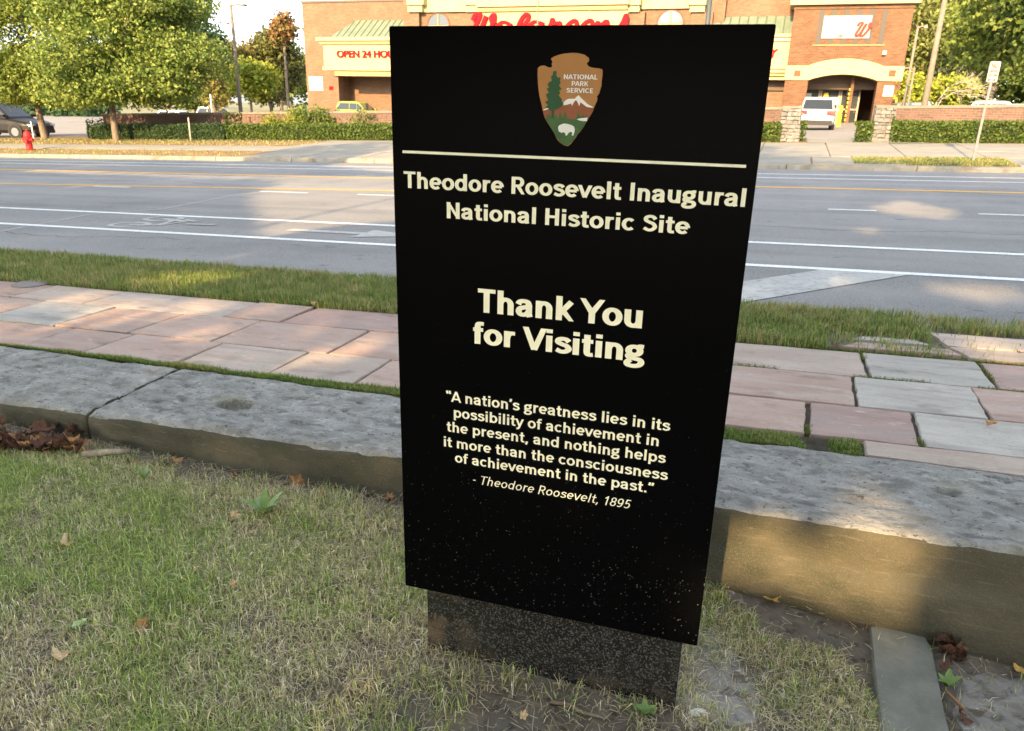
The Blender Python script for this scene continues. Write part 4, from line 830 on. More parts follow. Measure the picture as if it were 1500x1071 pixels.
def pillar(px, label):
    v = 28.3; u = UV(gv(px, 200, v))[0]; t = thing('stone_pillar', label, 'pillar', F(u, v), ROADROT, 'rubble stone gate pillars'); HT = 1.08
    MB().box(-.24, .24, .03, .46, -.3, HT).build('core', m_cap, t); z = 0
    while z < HT - .04:
        hh = min(random.uniform(.09, .17), HT - z); tp_ = .05 * (1 - z / HT); x = -.30 - tp_
        while x < .28 + tp_:
            ww = min(random.uniform(.13, .30), .30 + tp_ - x); ww = .30 + tp_ - x if .30 + tp_ - x - ww < .08 else ww
            MB().box(x + .008, x + ww - .008, -.04 - random.uniform(0, .05), .1, z + .008, z + hh - .008, .016).build('stone', m_rub, t); x += ww
        y = .1
        while y < .46:
            ww = min(random.uniform(.15, .28), .50 - y)
            for sgn in (-1, 1): MB().box(*sorted((sgn * .20, sgn * (.29 + tp_ + random.uniform(0, .03)))), y + .008, y + ww - .008, z + .008, z + hh - .008, .014).build('stone', m_rub, t)
            y += ww
        z += hh
    MB().box(-.31, .31, -.06, .54, HT, HT + .08, .01).build('capstone', m_cap, t)
pillar(1155, 'rubble stone gate pillar on the left of the driveway beside the white car'); pillar(1291, 'rubble stone gate pillar on the right of the driveway')
def hedge(px0, px1, label, h=.62, dep=1.1, v0=28.0, n=None, pal=GREEN):
    u0, u1 = ux(px0, 200, v0), ux(px1, 200, v0); L_ = u1 - u0; t = thing('hedge', label, 'hedge', F(u0, v0, 0), ROADROT)
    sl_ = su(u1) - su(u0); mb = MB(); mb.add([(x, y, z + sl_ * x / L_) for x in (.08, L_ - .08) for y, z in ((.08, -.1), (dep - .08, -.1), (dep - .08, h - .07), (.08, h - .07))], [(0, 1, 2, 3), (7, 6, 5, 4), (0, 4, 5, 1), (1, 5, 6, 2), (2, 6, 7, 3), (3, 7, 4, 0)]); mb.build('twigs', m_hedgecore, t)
    n = n or int(L_ * 900); x = rng.uniform(0, L_, n); f = rng.uniform(0, 1, n); y = np.where(f < .55, rng.normal(0.03, .035, n), rng.uniform(0, dep, n)); z = np.where(f < .55, rng.uniform(0, h, n), h + rng.normal(0, .03, n)) + sl_ * x / L_
    e = rng.uniform(0, 1, n) < .1; x = np.where(e, rng.choice([0., L_], n), x)
    bulge = np.array([mnoise.noise(Vector((a * .9, c * 2, 3))) for a, c in zip(x, z)]) * .07; P = np.column_stack([x, y - bulge * .8, z + bulge * (f > .55)])
    a = rng.normal(size=(n, 3)); a /= np.linalg.norm(a, axis=1)[:, None]; b = np.cross(a, rng.normal(size=(n, 3))); b /= np.linalg.norm(b, axis=1)[:, None]; sz = rng.uniform(.03, .06, n)[:, None]
    pal = np.array(pal); quads('foliage', np.stack([P - a * sz, P + b * sz * .6, P + a * sz, P - b * sz * .6], 1), m_leaf, t, pal[rng.integers(0, len(pal), n)] * rng.uniform(.7, 1.2, (n, 1))); return t
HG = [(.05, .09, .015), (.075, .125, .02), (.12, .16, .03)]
hedge(130, 328, 'clipped hedge behind the left maple, its leaves coloured dark for tree shade', .62, pal=DARK); hedge(333, 900, 'clipped sunlit hedge in front of the brick wall, left of the sign', .60, pal=HG)  # first hedge: tree shade is put into its darker leaf colours
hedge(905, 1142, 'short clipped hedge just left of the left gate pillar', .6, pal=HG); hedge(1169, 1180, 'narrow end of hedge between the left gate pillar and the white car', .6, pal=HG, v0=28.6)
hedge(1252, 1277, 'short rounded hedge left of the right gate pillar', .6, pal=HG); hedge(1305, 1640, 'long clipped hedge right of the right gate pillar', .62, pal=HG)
def bush(px, w_, h, label, pal, v=29.4, z0=.3, name='shrub', n=1800):
    p = gv(px, 190, v); u, _ = UV(p); return tree(name, label, F(u, v), .3, [(0, 0, h * .55, w_, .35, h * .5)], n, .09, pal, .12, .03, limbs=3, cat='shrub')
bush(462, .95, 1.35, 'green shrub spilling over the brick wall behind the hedge', [(.1, .14, .03), (.14, .19, .04)], 29.25); bush(432, .45, 1.3, 'yellow green shrub left of the green shrub on the brick wall', LIME, 29.2, n=900); bush(400, .6, 1.0, 'low yellowing shrub in front of the brick wall', LIME, 29.3, n=700)
bush(530, .5, 1.15, 'small straggly shrub on the wall nearest the sign', [(.1, .14, .03), (.2, .2, .06)], 29.3, n=600)

def ragged(cr, n, r0=.7, r1=1.3):
    out = list(cr)
    for _ in range(n):
        c = random.choice(cr); a = random.uniform(0, 2 * PI); b = random.uniform(-1.1, 1.3); r = random.uniform(r0, r1)
        out.append((c[0] + c[3] * .98 * math.cos(a) * math.cos(b), c[1] + c[4] * .98 * math.sin(a) * math.cos(b), max(2.3, c[2] + c[5] * .98 * math.sin(b)), r * 1.2, r * 1.2, r * .75))
    return out
# trees beside and behind
def up_at(px, v, z=None):
    p = gv(px, 190, v); u, _ = UV(p); return F(u, v)
BASE1 = gp(66, 203); BASE2 = gp(171, 206)
YG = [(.11, .155, .03), (.155, .205, .035), (.21, .26, .05), (.27, .31, .075)]
def vof(b): return UV(b)[1]
tree('maple_tree', 'leafy yellow green maple beside the red hydrant, its trunk in front of the dark car', BASE1, 2.2, ragged([(0, 0, 4.6, 3.6, 3.2, 3.0), (-2.6, .5, 4.2, 2.8, 2.6, 2.5), (.6, .4, 7.4, 3.6, 3.0, 2.6), (-1.8, -.4, 2.3, 1.7, 1.6, .9), (1.7, -.6, 2.2, 1.7, 1.5, .9), (.2, -1.2, 2.4, 1.3, 1.2, .8), (-3, 0, 7.2, 3, 3, 2.8)], 26), 80000, .125, YG, .17, .17, lean=(-.2, .1))
tree('maple_tree', 'leafy green maple in front of the dark hedge, second from the left edge', BASE2, 2.1, ragged([(0, 0, 4.4, 2.7, 2.8, 2.7), (1.9, .4, 3.9, 2.0, 2.4, 2.1), (-1.2, .3, 6.6, 2.8, 2.6, 2.6), (1.8, -.4, 2.2, 1.5, 1.5, .8), (-1.2, -.8, 2.1, 1.4, 1.5, .8), (.2, -1.4, 2.3, 1.2, 1.2, .8), (3.1, 0, 3.3, 1.1, 1.3, 1.4), (1.4, 0, 6.4, 2.0, 2.4, 2.2), (2.4, .2, 5.3, 1.7, 2, 1.8)], 24), 80000, .125, [(.09, .14, .03), (.13, .185, .035), (.185, .24, .05), (.25, .295, .075)], .17, .16)
def bgtree(name, label, px, v, ztop_px, zbot_px, wpx, n, pal, leafsz=.3, trunk=.25, group=None, clump=.5, blobs=6, bark=None, squash=1.):
    b = up_at(px, v); d = (b - C0).length; s = d / FPX * .98
    zt = gv(px, ztop_px, v).z - b.z; zb = gv(px, zbot_px, v).z - b.z; R = wpx * s / 2; H_ = (zt - zb) / 2; cz = (zt + zb) / 2
    cr = [(0, 0, cz, R * .75, R * .7, H_ * .95)] + [(random.uniform(-.5, .5) * R, random.uniform(-.5, .5) * R, cz + random.uniform(-.55, .45) * H_, R * .5, R * .5, H_ * .5) for _ in range(blobs)]
    return tree(name, label, b, max(.6, cz - H_ * .4), cr, n, leafsz, pal, clump, trunk, group, bark=bark)
bgtree('evergreen_tree', 'dark green tall tree right of the maples, rising past the top of the picture', 250, 62, -90, 120, 130, 15000, DARK, .35)
bgtree('evergreen_tree', 'dark pointed spruce between the maples and the street lamp', 312, 74, 26, 150, 44, 7000, DARK, .35)
bgtree('broadleaf_tree', 'olive and brown tree behind the street lamp', 330, 80, 52, 150, 90, 9000, OLIVE, .4)
bgtree('broadleaf_tree', 'mixed olive tree just left of the store wall', 400, 86, 45, 155, 110, 12000, OLIVE, .4)
bgtree('broadleaf_tree', 'thin tall tree with a reddish crown beside the store corner', 425, 82, 12, 70, 26, 1600, AUT, .4, .2)
bgtree('broadleaf_tree', 'tall sparse green tree below the reddish crown by the store', 415, 84, 32, 150, 60, 8000, [(.1, .1, .03), (.14, .15, .04)], .4)
bgtree('lime_tree', 'small bright yellow green tree right of the street lamp', 371, 44, 84, 152, 80, 6500, LIME, .2, .1, clump=.3)
bgtree('broadleaf_tree', 'orange tinted small tree left of the bright yellow green tree', 318, 60, 75, 160, 60, 4500, OLIVE, .3)
bgtree('broadleaf_tree', 'distant green tree low behind the left parking lot', 290, 95, 90, 160, 80, 5000, GREEN, .5)
bgtree('broadleaf_tree', 'distant bluish green shrub row beyond the side street', 110, 75, 120, 190, 150, 6000, DARK, .5)
bgtree('broadleaf_tree', 'far green tree mass behind the dark car', 20, 80, 60, 190, 150, 6000, GREEN, .5)
for px, v, t0, b0, w_, n, pal, lab in ((1345, 95, -80, 150, 170, 20000, [(.12, .15, .03), (.18, .2, .05), (.22, .22, .07)], 'large light green tree just right of the store tower'), (1440, 72, -140, 125, 190, 19000, YG, 'large broad yellow green tree filling the upper right corner'),
                                   (1530, 62, -90, 125, 150, 12000, GREEN, 'deep green tree at the right edge behind the parked cars'), (1385, 110, -60, 155, 240, 16000, GREEN, 'distant green tree behind the bare branches'), (1620, 70, -80, 150, 200, 9000, GREEN, 'dense green tree beyond the right edge')):
    bgtree('broadleaf_tree', lab, px, v, t0, b0, w_, n, pal, .34)
bgtree('lime_tree', 'bright yellow green bush tree against the right side of the store', 1328, 58, 105, 158, 46, 3200, LIME, .22, .1, clump=.3); bgtree('lime_tree', 'rounded yellow green tree right of the tall utility pole', 1376, 52, 112, 158, 62, 4800, LIME, .22, .1, clump=.3)
for i, (px, v) in enumerate(((60, 130), (180, 135), (430, 140), (620, 150), (760, 150), (900, 150), (1050, 150), (1200, 150), (1480, 125), (1580, 120), (-60, 120), (-200, 110), (1750, 110))):
    bgtree('broadleaf_tree', 'green tree in the distant row behind the store', px, v, 60, 160, 220, 3500, GREEN, .9, .3, 'distant row of trees', clump=1.2)
# bare tree
b = up_at(1362, 50); t = thing('bare_tree', 'leafless pale branched tree behind the right brick wall', 'tree', b); mb = MB()
def grow(p, d, L_, r, k):
    q = p + d * L_; mb.tube([p, p.lerp(q, .5) + Vector((random.uniform(-.06, .06) * L_,) * 3), q], [r, r * .85, r * .65], 5)
    if k:
        for _ in range(3 if k > 1 else 4): grow(q if _ else p.lerp(q, .7), (d + Vector([random.uniform(-.75, .75) for _ in range(3)]) + Vector((.12, 0, -.02))).normalized(), L_ * random.uniform(.6, .85), r * .6, k - 1)
grow(Vector((0, 0, -.2)), Vector((.05, 0, 1)), 1.5, .06, 5); mb.build('branches', m_palebark, t, smooth=True)

# ---------------------------------------------------------------- street furniture
m_pole = mat('weathered_pole', (.14, .115, .085), .8, (.19, .16, .12), 4); m_steel = mat('galvanised_steel', (.12, .125, .13), .55, (.17, .175, .18), 6, metal=.3); m_darkpole = mat('dark_metal_pole', (.05, .06, .06), .5)
def pole(name, label, cat, px0, py0, px1, py1, v, r0, r1, m, arm=None, foot=True):
    """from its foot (seen or hidden) at px0 up to the height seen at px1, py1"""
    b = up_at(px0, v) if py0 is None else F(UV(gv(px0, py0, v))[0], v); h = gv(px1, py1, v).z - b.z
    t = thing(name, label, cat, b, ROADROT); MB().tube([(0, 0, -.3), (0, 0, h * .5), (0, 0, h)], [r0, (r0 + r1) / 2, r1], 10).build('pole', m, t, smooth=True)
    if foot: MB().tube([(0, 0, -.2), (0, 0, .35)], r0 * 1.7, 10).build('base', m_cap, t)
    if arm: MB().tube([(0, 0, h - .1), (arm * .5, 0, h - .02), (arm, 0, h - .05)], .04, 6).build('arm', m, t); MB().box(min(arm * .8, arm * 1.25), max(arm * .8, arm * 1.25), -.14, .14, h - .12, h - .02).build('lamp_head', m_steel, t)
    return t
pole('street_lamp', 'tall street lamp with a right-pointing arm left of the store', 'street lamp', 352, 158, 338, 6, 36, .11, .07, m_pole, .75)
pole('street_lamp', 'shorter lamp pole just right of the tall lamp, farther back', 'street lamp', 353, 158, 346, 33, 52, .12, .08, m_pole, -.55)
pole('utility_pole', 'tall brown pole rising past the top behind the right brick wall', 'pole', 1354, 155, 1383, -20, 40, .15, .10, m_pole, foot=True)
pole('street_lamp', 'lamp pole beside the right corner of the store tower', 'street lamp', 1324, 152, 1345, 38, 48, .09, .06, m_pole, .35)
pole('street_lamp', 'short lamp pole with two arms right of the store corner', 'street lamp', 1330, 152, 1332, 99, 46, .06, .05, m_pole, -.6)
pole('utility_pole', 'dark pole rising behind the top right part of the sign', 'pole', 1022, 180, 1040, -60, 31, .10, .09, m_darkpole); pole('utility_pole', 'thin pole standing in front of the store lettering', 'pole', 783, 180, 792, -60, 30, .035, .03, m_pole)
pole('lamp_post', 'short white post in the left parking lot', 'post', 311, 165, 311, 138, 45, .07, .07, mat('white_post', (.6, .6, .58), .7))
# no parking sign
b = F(UV(gp(1425, 237))[0], UV(gp(1425, 237))[1]); v0 = UV(b)[1]; tp = gv(1459, 90, v0); h = tp.z - b.z
t = thing('parking_sign', 'leaning steel post with a narrow white parking restriction sign at the far kerb', 'sign', b, ROADROT); dx = (tp - b).dot(EU) - 0.0
t.rotation_euler = (0, math.atan2(dx * .85, h) , ROADROT)
MB().box(-.028, .028, -.012, .012, -.2, h - .02).build('post', m_steel, t)
MB().prism(rr(-.115, .115, h - .47, h + .0, .03), 'y', -.022, -.014).build('sign_face', mat('sign_white', (.28, .27, .26), .5), t)
m_red = mat('sign_red', (.55, .03, .04), .5)
text_mesh('sign_text', 'NO', -.07, .07, h - .15, .10, m_red, t, y=-.026, off=.02, ext=.002); text_mesh('sign_text', 'PARKING', -.095, .095, h - .25, .06, m_red, t, y=-.026, off=.02, ext=.002); text_mesh('sign_text', 'ANY TIME', -.095, .095, h - .34, .05, m_red, t, y=-.026, off=.02, ext=.002)
MB().prism([(-.09, h - .42), (-.05, h - .385), (-.05, h - .41), (.05, h - .41), (.05, h - .385), (.09, h - .42), (.05, h - .455), (.05, h - .43), (-.05, h - .43), (-.05, h - .455)], 'y', -.026, -.0225).build('arrow', m_red, t)
# hydrant
b = gp(44, 220); t = thing('fire_hydrant', 'red fire hydrant on the dry grass at the far left kerb', 'hydrant', b, ROADROT + .3); t.scale = (1.05,) * 3; m_hyd = mat('hydrant_red', (.55, .02, .02), .4, (.42, .02, .02), 8)
MB().lathe([(.17, 0), (.17, .04), (.12, .05), (.115, .12), (.11, .45), (.15, .46), (.15, .50), (.12, .51)], 16).build('barrel', m_hyd, t, smooth=False); MB().lathe([(.135, .51), (.13, .58), (.10, .64), (.05, .68), (.03, .69), (.03, .74)], 16).build('bonnet', m_hyd, t)
for d in ((1, 0), (-1, 0)): MB().tube([(0, 0, .38), (d[0] * .16, 0, .38)], .055, 10).tube([(d[0] * .15, 0, .38), (d[0] * .19, 0, .38)], .07, 6).build('side_nozzle', m_hyd, t)
MB().tube([(0, 0, .34), (0, -.17, .34)], .075, 12).tube([(0, -.16, .34), (0, -.21, .34)], .09, 8).build('front_nozzle', m_hyd, t)
pole('marker_post', 'thin white marker stake behind the red hydrant', 'post', 49, 200, 46, 178, 27, .03, .025, mat('white_stake', (.65, .65, .62), .6), foot=False); pole('marker_post', 'thin pale stake beside the dark hedge right of the maples', 'post', 279, 201, 275, 172, 27.6, .03, .025, mat('pale_stake', (.5, .42, .33), .7), foot=False)

# ---------------------------------------------------------------- cars
m_glass = mat('car_glass', (.02, .025, .03), .08, spec=.6); m_tyre = mat('tyre', (.02, .02, .02), .85); m_rim = mat('alloy_rim', (.2, .2, .205), .35, metal=.8); m_plastic = mat('black_plastic', (.02, .02, .022), .6); m_tail = mat('tail_light', (.45, .01, .015), .25, spec=.6); m_head = mat('head_light', (.6, .62, .65), .15, spec=.6); m_plate = mat('number_plate', (.6, .5, .2), .5)
def car(label, loc, rz, paint, L_=4.5, W=1.82, H_=1.62, plate=True, group=None):
    """nose towards +x"""
    t = thing('car', label, 'car', loc, rz, group); hl, hw = L_ / 2, W / 2; zb, belt = .28, H_ * .60
    st = [(-hl, .80, .42, belt * .72), (-hl + .06, .93, .30, belt * .93), (-hl + .35, .99, .26, belt), (-.4 * hl, 1, .24, belt), (.15 * hl, 1, .24, belt - .02), (.45 * hl, .99, .25, belt - .06), (.80 * hl, .95, .26, belt - .19), (hl - .08, .84, .30, belt - .30), (hl, .72, .38, belt - .42)]
    P = []; 
    for x, k, z0, z1 in st:
        w_ = hw * k; P += [(x, -w_ * .93, z0), (x, -w_, z0 + .16), (x, -w_, (z0 + z1) / 2 + .08), (x, -w_ * .975, z1 - .10), (x, -w_ * .90, z1), (x, 0, z1 + .025), (x, w_ * .90, z1), (x, w_ * .975, z1 - .10), (x, w_, (z0 + z1) / 2 + .08), (x, w_, z0 + .16), (x, w_ * .93, z0)]
    n = 11; mb = MB(); mb.add(P, [(i * n + j, i * n + (j + 1) % n, (i + 1) * n + (j + 1) % n, (i + 1) * n + j) for i in range(len(st) - 1) for j in range(n)] + [tuple(range(n))[::-1], tuple(range((len(st) - 1) * n, len(st) * n))])
    body = mb.build('body', paint, t, smooth=False)
    rb, rf, gb, gf = -.80 * hl, .12 * hl, -.985 * hl, .50 * hl
    cab = [(gb, belt - .03, .88), (gb + .05, belt, .88), (rb, H_ - .06, .76), (rb + .25, H_, .72), (-.1 * hl, H_ + .02, .73), (rf, H_ - .03, .73), (gf, belt - .06, .86)]
    P = []
    for x, z, k in cab: P += [(x, -hw * k, z), (x, hw * k, z)]
    m_ = len(cab); mb = MB(); mb.add(P, [(2 * i, 2 * i + 2, 2 * i + 3, 2 * i + 1) for i in range(m_ - 1)] + [tuple(2 * i for i in range(m_))[::-1], tuple(2 * i + 1 for i in range(m_)), (0, 1, 2 * m_ - 1, 2 * m_ - 2)]); mb.build('cabin', paint, t)
    def yk(z): return hw * (.88 - (.88 - .745) * (z - belt) / (H_ - belt)) + .008
    z0, z1 = belt + .03, H_ - .12
    for sgn in (-1, 1):
        for xa0, xa1, xb0, xb1 in ((gb + .22, -.30 * hl, rb + .16, -.30 * hl), (-.27 * hl, .06 * hl, -.27 * hl, .04 * hl), (.085 * hl, gf - .14, .065 * hl, rf - .02)):
            MB().prism([(xa0, z0), (xa1, z0), (xb1, z1), (xb0, z1)], 'y', 0, 1).v
            mb = MB(); mb.add([(x, sgn * (yk(z) + o), z) for o in (0, .004) for x, z in ((xa0, z0), (xa1, z0), (xb1, z1), (xb0, z1))], [(0, 1, 2, 3), (7, 6, 5, 4), (0, 4, 5, 1), (1, 5, 6, 2), (2, 6, 7, 3), (3, 7, 4, 0)]); mb.build('side_window', m_glass, t)
    def lerp3(a, b, s): return a + (b - a) * s
    for nm, (x0, zz0, k0), (x1, zz1, k1) in (('rear_window', cab[1], cab[2]), ('windscreen', cab[6], cab[5])):
        dn = Vector((-(zz1 - zz0), 0, (x1 - x0))).normalized(); dn = dn if dn.z > 0 else -dn; mb = MB(); Q = []
        for o in (.004, .010):
            for s, sg in ((.10, -1), (.10, 1), (.88, 1), (.88, -1)): Q.append(Vector((lerp3(x0, x1, s), sg * hw * (lerp3(k0, k1, s) - .08), lerp3(zz0, zz1, s))) + dn * o)
        mb.add(Q, [(0, 1, 2, 3), (7, 6, 5, 4), (0, 4, 5, 1), (1, 5, 6, 2), (2, 6, 7, 3), (3, 7, 4, 0)]); mb.build(nm, m_glass, t)
    for x in (-.60 * hl, .62 * hl):
        for sgn in (-1, 1):
            wl = MB(); c = (x, sgn * (hw - .11), .33); wl.tube([(x, sgn * (hw - .24), .33), (x, sgn * (hw + .004), .33)], .33, 20); w_ = wl.build('wheel', m_tyre, t)
            MB().tube([(x, sgn * (hw - .1), .33), (x, sgn * (hw + .012), .33)], .21, 10).build('rim', m_rim, w_)
            mb = MB()                                       # dark wheel arch
            mb.tube([(x, sgn * (hw - .2), .36), (x, sgn * (hw + .002), .36)], .40, 20); mb.build('wheel_arch', m_plastic, t)
    for sgn in (-1, 1):
        MB().box(-hl - .005, -hl + .22, *sorted((sgn * hw * .52, sgn * hw * .955)), belt - .22, belt - .06, .01).build('tail_light', m_tail, t)
        MB().box(hl - .28, hl - .03, *sorted((sgn * hw * .55, sgn * hw * .86)), belt - .44, belt - .32, .01).build('headlight', m_head, t)
        MB().box(.38 * hl, .46 * hl, *sorted((sgn * hw * .97, sgn * (hw + .16))), belt - .01, belt + .12, .008).build('wing_mirror', paint, t)
    MB().prism(rr(-hw * .88, hw * .88, .24, .46, .06), 'x', -hl - .03, -hl + .25).build('rear_bumper', m_plastic, t)
    MB().prism(rr(-hw * .74, hw * .74, .26, .44, .06), 'x', hl - .25, hl + .03).build('front_bumper', m_plastic, t)
    if plate: MB().box(-hl - .036, -hl - .005, -.17, .17, .56, .68).build('number_plate', m_plate, t)
    return t
def paint(n, c, v=None): return mat(n, c, .35, v, 3, spec=.4, coat=.25)
p = F(*UV(gv(1194, 188, 43.5)))
car('white hatchback seen from behind in the driveway between the gate pillars', p, math.atan2(p.y, p.x) - .01, paint('white_paint', (.31, .305, .30)), 4.2, 1.76, 1.55)
b = gp(34, 202); b = F(*UV(b)); car('dark brown sport utility car cut off by the left edge, on the side street', F(UV(b)[0] - 2.0, UV(b)[1] + .6), ROADROT + .18, mat('dark_car_paint', (.010, .009, .009), .45, spec=.25), 4.7, 1.9, 1.72)
def lotcar(px, v, rz, pt, lab, H_=1.5, dz=0, **k):
    u = UV(gv(px, 160, v))[0]; return car(lab, F(u, v, dz), ROADROT + rz, pt, H_=H_, **k)
zt = lambda px, py, v: gv(px, py, v).z
def fitcar(px, py, v, rz, pt, lab, H_=1.5, **k):
    """car whose roof shows at photo height py"""
    u = UV(gv(px, py, v))[0]; d = zt(px, py, v) - H_ - G(u, v); return lotcar(px, v, rz, pt, lab, H_, max(-.8, min(1.2, d)), **k)
c = fitcar(528, 149, 53, .0, paint('lime_paint', (.22, .27, .03)), 'lime green and dark car whose roof shows over the brick wall left of the sign', 1.5, L_=3.7)
fitcar(1350, 151, 49, .1, paint('grey_paint', (.12, .13, .14)), 'dark grey car behind the brick wall right of the store', 1.45, L_=3.5); fitcar(1430, 148, 49, PI, paint('silver_paint', (.5, .5, .5)), 'silver car parked behind the right brick wall left of the parking sign', 1.55, L_=3.5)
fitcar(1500, 153, 49, 0, paint('blue_grey_paint', (.2, .22, .26)), 'blue grey car behind the wall at the right edge', 1.45, L_=3.6)
fitcar(262, 162, 62, .1, paint('white_paint_b', (.7, .7, .7)), 'white car in the left lot nearest the maples', 1.45); fitcar(318, 157, 66, -.1, paint('white_paint_c', (.66, .68, .7)), 'white car in the left lot just left of the tall street lamp', 1.5)

# ---------------------------------------------------------------- the store
BV_ = 58.; BD = math.radians(-18.7); bx = Vector((math.cos(BD), math.sin(BD), 0)); by = Vector((-bx.y, bx.x, 0)); ZB = .55
def B(px, py, off=0):
    d = ray(px, py); t = (BV_ + off) / d.dot(by); p = C0 + d * t; return p.dot(bx), p.z - ZB
store = thing('drugstore', 'orange brick drugstore with cream cornices, red lettering and an arched corner entrance', 'building', by * BV_ + Vector((0, 0, ZB)), BD)
m_b = brickmat('orange_brick', (.165, .098, .058), (.125, .072, .042), (.18, .132, .09), .3, .1, .003); m_b2 = brickmat('red_tower_brick', (.145, .074, .038), (.10, .049, .026), (.17, .12, .08), .3, .1, .006)
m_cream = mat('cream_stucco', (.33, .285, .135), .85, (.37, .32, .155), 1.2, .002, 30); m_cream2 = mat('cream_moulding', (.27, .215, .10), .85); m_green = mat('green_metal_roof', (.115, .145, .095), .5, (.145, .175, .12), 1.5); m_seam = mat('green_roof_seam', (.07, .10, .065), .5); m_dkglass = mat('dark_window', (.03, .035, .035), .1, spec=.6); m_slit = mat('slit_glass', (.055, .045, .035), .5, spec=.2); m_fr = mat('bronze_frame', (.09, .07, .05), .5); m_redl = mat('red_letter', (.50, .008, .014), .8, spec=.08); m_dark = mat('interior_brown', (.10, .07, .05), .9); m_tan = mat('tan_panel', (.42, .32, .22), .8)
def bbox(name, px0, py0, px1, py1, off, dep, m, parent=store, **k):
    """a block whose front shows between two photo points, dep metres deep"""
    (xa, za), (xb, zb) = B(px0, py0, off), B(px1, py1, off); return MB().box(min(xa, xb), max(xa, xb), off, off + dep, min(za, zb), max(za, zb)).build(name, m, parent, **k)
def X(px, py, off=0): return B(px, py, off)[0]
def Z(px, py, off=0): return B(px, py, off)[1]
xL, xP1, xP2 = X(442, 5, 2), X(600, 60, 2), X(617, 60, 2); zroof = Z(442, 4.7, 2)
# left brick wing with a recess under the canopy
xr0, xr1, zr = X(490, 112, 1.2), X(640, 112, 1.2), Z(500, 111, 1.2)
def wbox(name, x0, x1, y0, y1, z0, z1, m, parent=store, **k): return MB().box(x0, x1, y0, y1, z0, z1).build(name, m, parent, **k)
wbox('wall', xL, xr0, 2, 14, -1.5, zroof, m_b); wbox('wall', xr0, xP1 + .5, 2, 14, zr, zroof, m_b); wbox('recess_wall', xr0, xr1 + 6, 3.6, 14, -1.5, zr - .003, m_b); wbox('roof_coping', xL - .1, xP1 + .5, 1.9, 14.1, zroof + .003, zroof + .16, m_fr)
wbox('canopy_pier', xr0, xr0 + .35, 1.2, 1.997, -1.5, zr, m_b)
# canopy: fascia, mouldings, hip roof
f0 = X(474, 80); cz = [Z(500, y) for y in (55, 60, 65, 98, 103, 111)]
xce = X(690, 80)
wbox('fascia', f0, xce, 0, 1.997, cz[3], cz[2], m_cream); wbox('cornice', f0 - .45, xce, -.35, 1.996, cz[1], cz[0], m_cream); wbox('cornice_step', f0 - .22, xce, -.17, 1.995, cz[2] + .003, cz[1] - .003, m_cream2)
wbox('fascia_moulding', f0 - .1, xce, -.1, 1.994, cz[4], cz[3] - .003, m_cream); wbox('fascia_moulding', f0 + .9, xce, .1, 1.993, cz[5], cz[4] - .003, m_cream2)
zt_, zb_ = Z(520, 30, 2), cz[0] + .003; xt, xb_ = X(522, 30, 2), f0 + .7
mb = MB(); mb.add([(xb_, -.2, zb_), (xce, -.2, zb_), (xce, 1.99, zt_), (xt, 1.99, zt_), (xb_, 1.99, zb_)], [(0, 1, 2, 3), (0, 3, 4)]); mb.build('canopy_roof', m_green, store)
for x in np.arange(xb_ + .15, xce, .55):
    s = min(1, max(0, (x - xb_) / (xt - xb_))); o = (0, -.2, zb_); e = (0, -.2 + 2.19 * s, zb_ + (zt_ - zb_) * s); k = .9 * 1
    MB().add([(x - .02, -.2, zb_), (x + .02, -.2, zb_), (x + .02, e[1], e[2]), (x - .02, e[1], e[2]), (x - .02, -.21, zb_ + .04), (x + .02, -.21, zb_ + .04), (x + .02, e[1] - .01, e[2] + .04), (x - .02, e[1] - .01, e[2] + .04)], [(4, 5, 6, 7), (0, 1, 5, 4), (1, 2, 6, 5), (2, 3, 7, 6), (3, 0, 4, 7)]).build('roof_seam', m_seam, store)
def btext(body, l, r, off, h, **k): return text_mesh('sign_lettering', body, B(*l, off)[0], B(*r, off)[0], B(*l, off)[1], h, m_redl, store, y=off - .06, ext=.10, off=.024, bold=.02, **k)
btext('OPEN 24 HOURS', (494.5, 84.2), (592, 84.2), 0, Z(495, 74.5) - Z(495, 84.2))
# central block
wbox('wall', xP1, X(1062, 20, 1), 1.0, 14, -1.5, Z(640, -30, 1), m_b)
def arch_window(pxc, pyt, hwpx, off):
    xc, zt2 = B(pxc, pyt, off); r = abs(X(pxc + hwpx, pyt, off) - xc); t = link('arched_window', MB().prism([(xc - r, zt2 - r - 2.2), (xc + r, zt2 - r - 2.2)] + [(xc + r * math.cos(a), zt2 - r + r * math.sin(a)) for a in np.linspace(0, PI, 16)], 'y', off - .03, off + .1).mesh('arched_window', m_dkglass), store)
    wbox('mullion', xc - .05, xc + .05, off - .09, off - .035, zt2 - r - 2.2, zt2 - .02, m_cream2, t); wbox('mullion', xc - r + .02, xc - .055, off - .085, off - .035, zt2 - r - .05, zt2 - r + .05, m_cream2, t); wbox('mullion', xc + .055, xc + r - .02, off - .085, off - .035, zt2 - r - .05, zt2 - r + .05, m_cream2, t)
    n = 16; ri, ro = r * 1.0, r * 1.14; P = [(xc + q * math.cos(a), zt2 - r + q * math.sin(a)) for q, aa in ((ri, np.linspace(0, PI, n)), (ro, np.linspace(PI, 0, n))) for a in aa]
    MB().prism(P, 'y', off - .06, off - .032).build('brick_arch', m_b2, t)
arch_window(642, 20, 15.5, 1.0); arch_window(983.5, 15.5, 18.5, 1.0)
for x0, x1, pc in ((598, 617, 0), (683, 700, 0), (918, 935, 0), (1012, 1031, 0)):
    bbox('pier', x0 + 1, 17.5, x1 - 1, 165, .55, .447, m_b); bbox('pier_capital', x0 - 1, 7, x1 + 1, 17.3, .3, .697, m_cream); bbox('pier_cornice', x0 - 3, -8, x1 + 3, 6.8, .1, .897, m_cream)
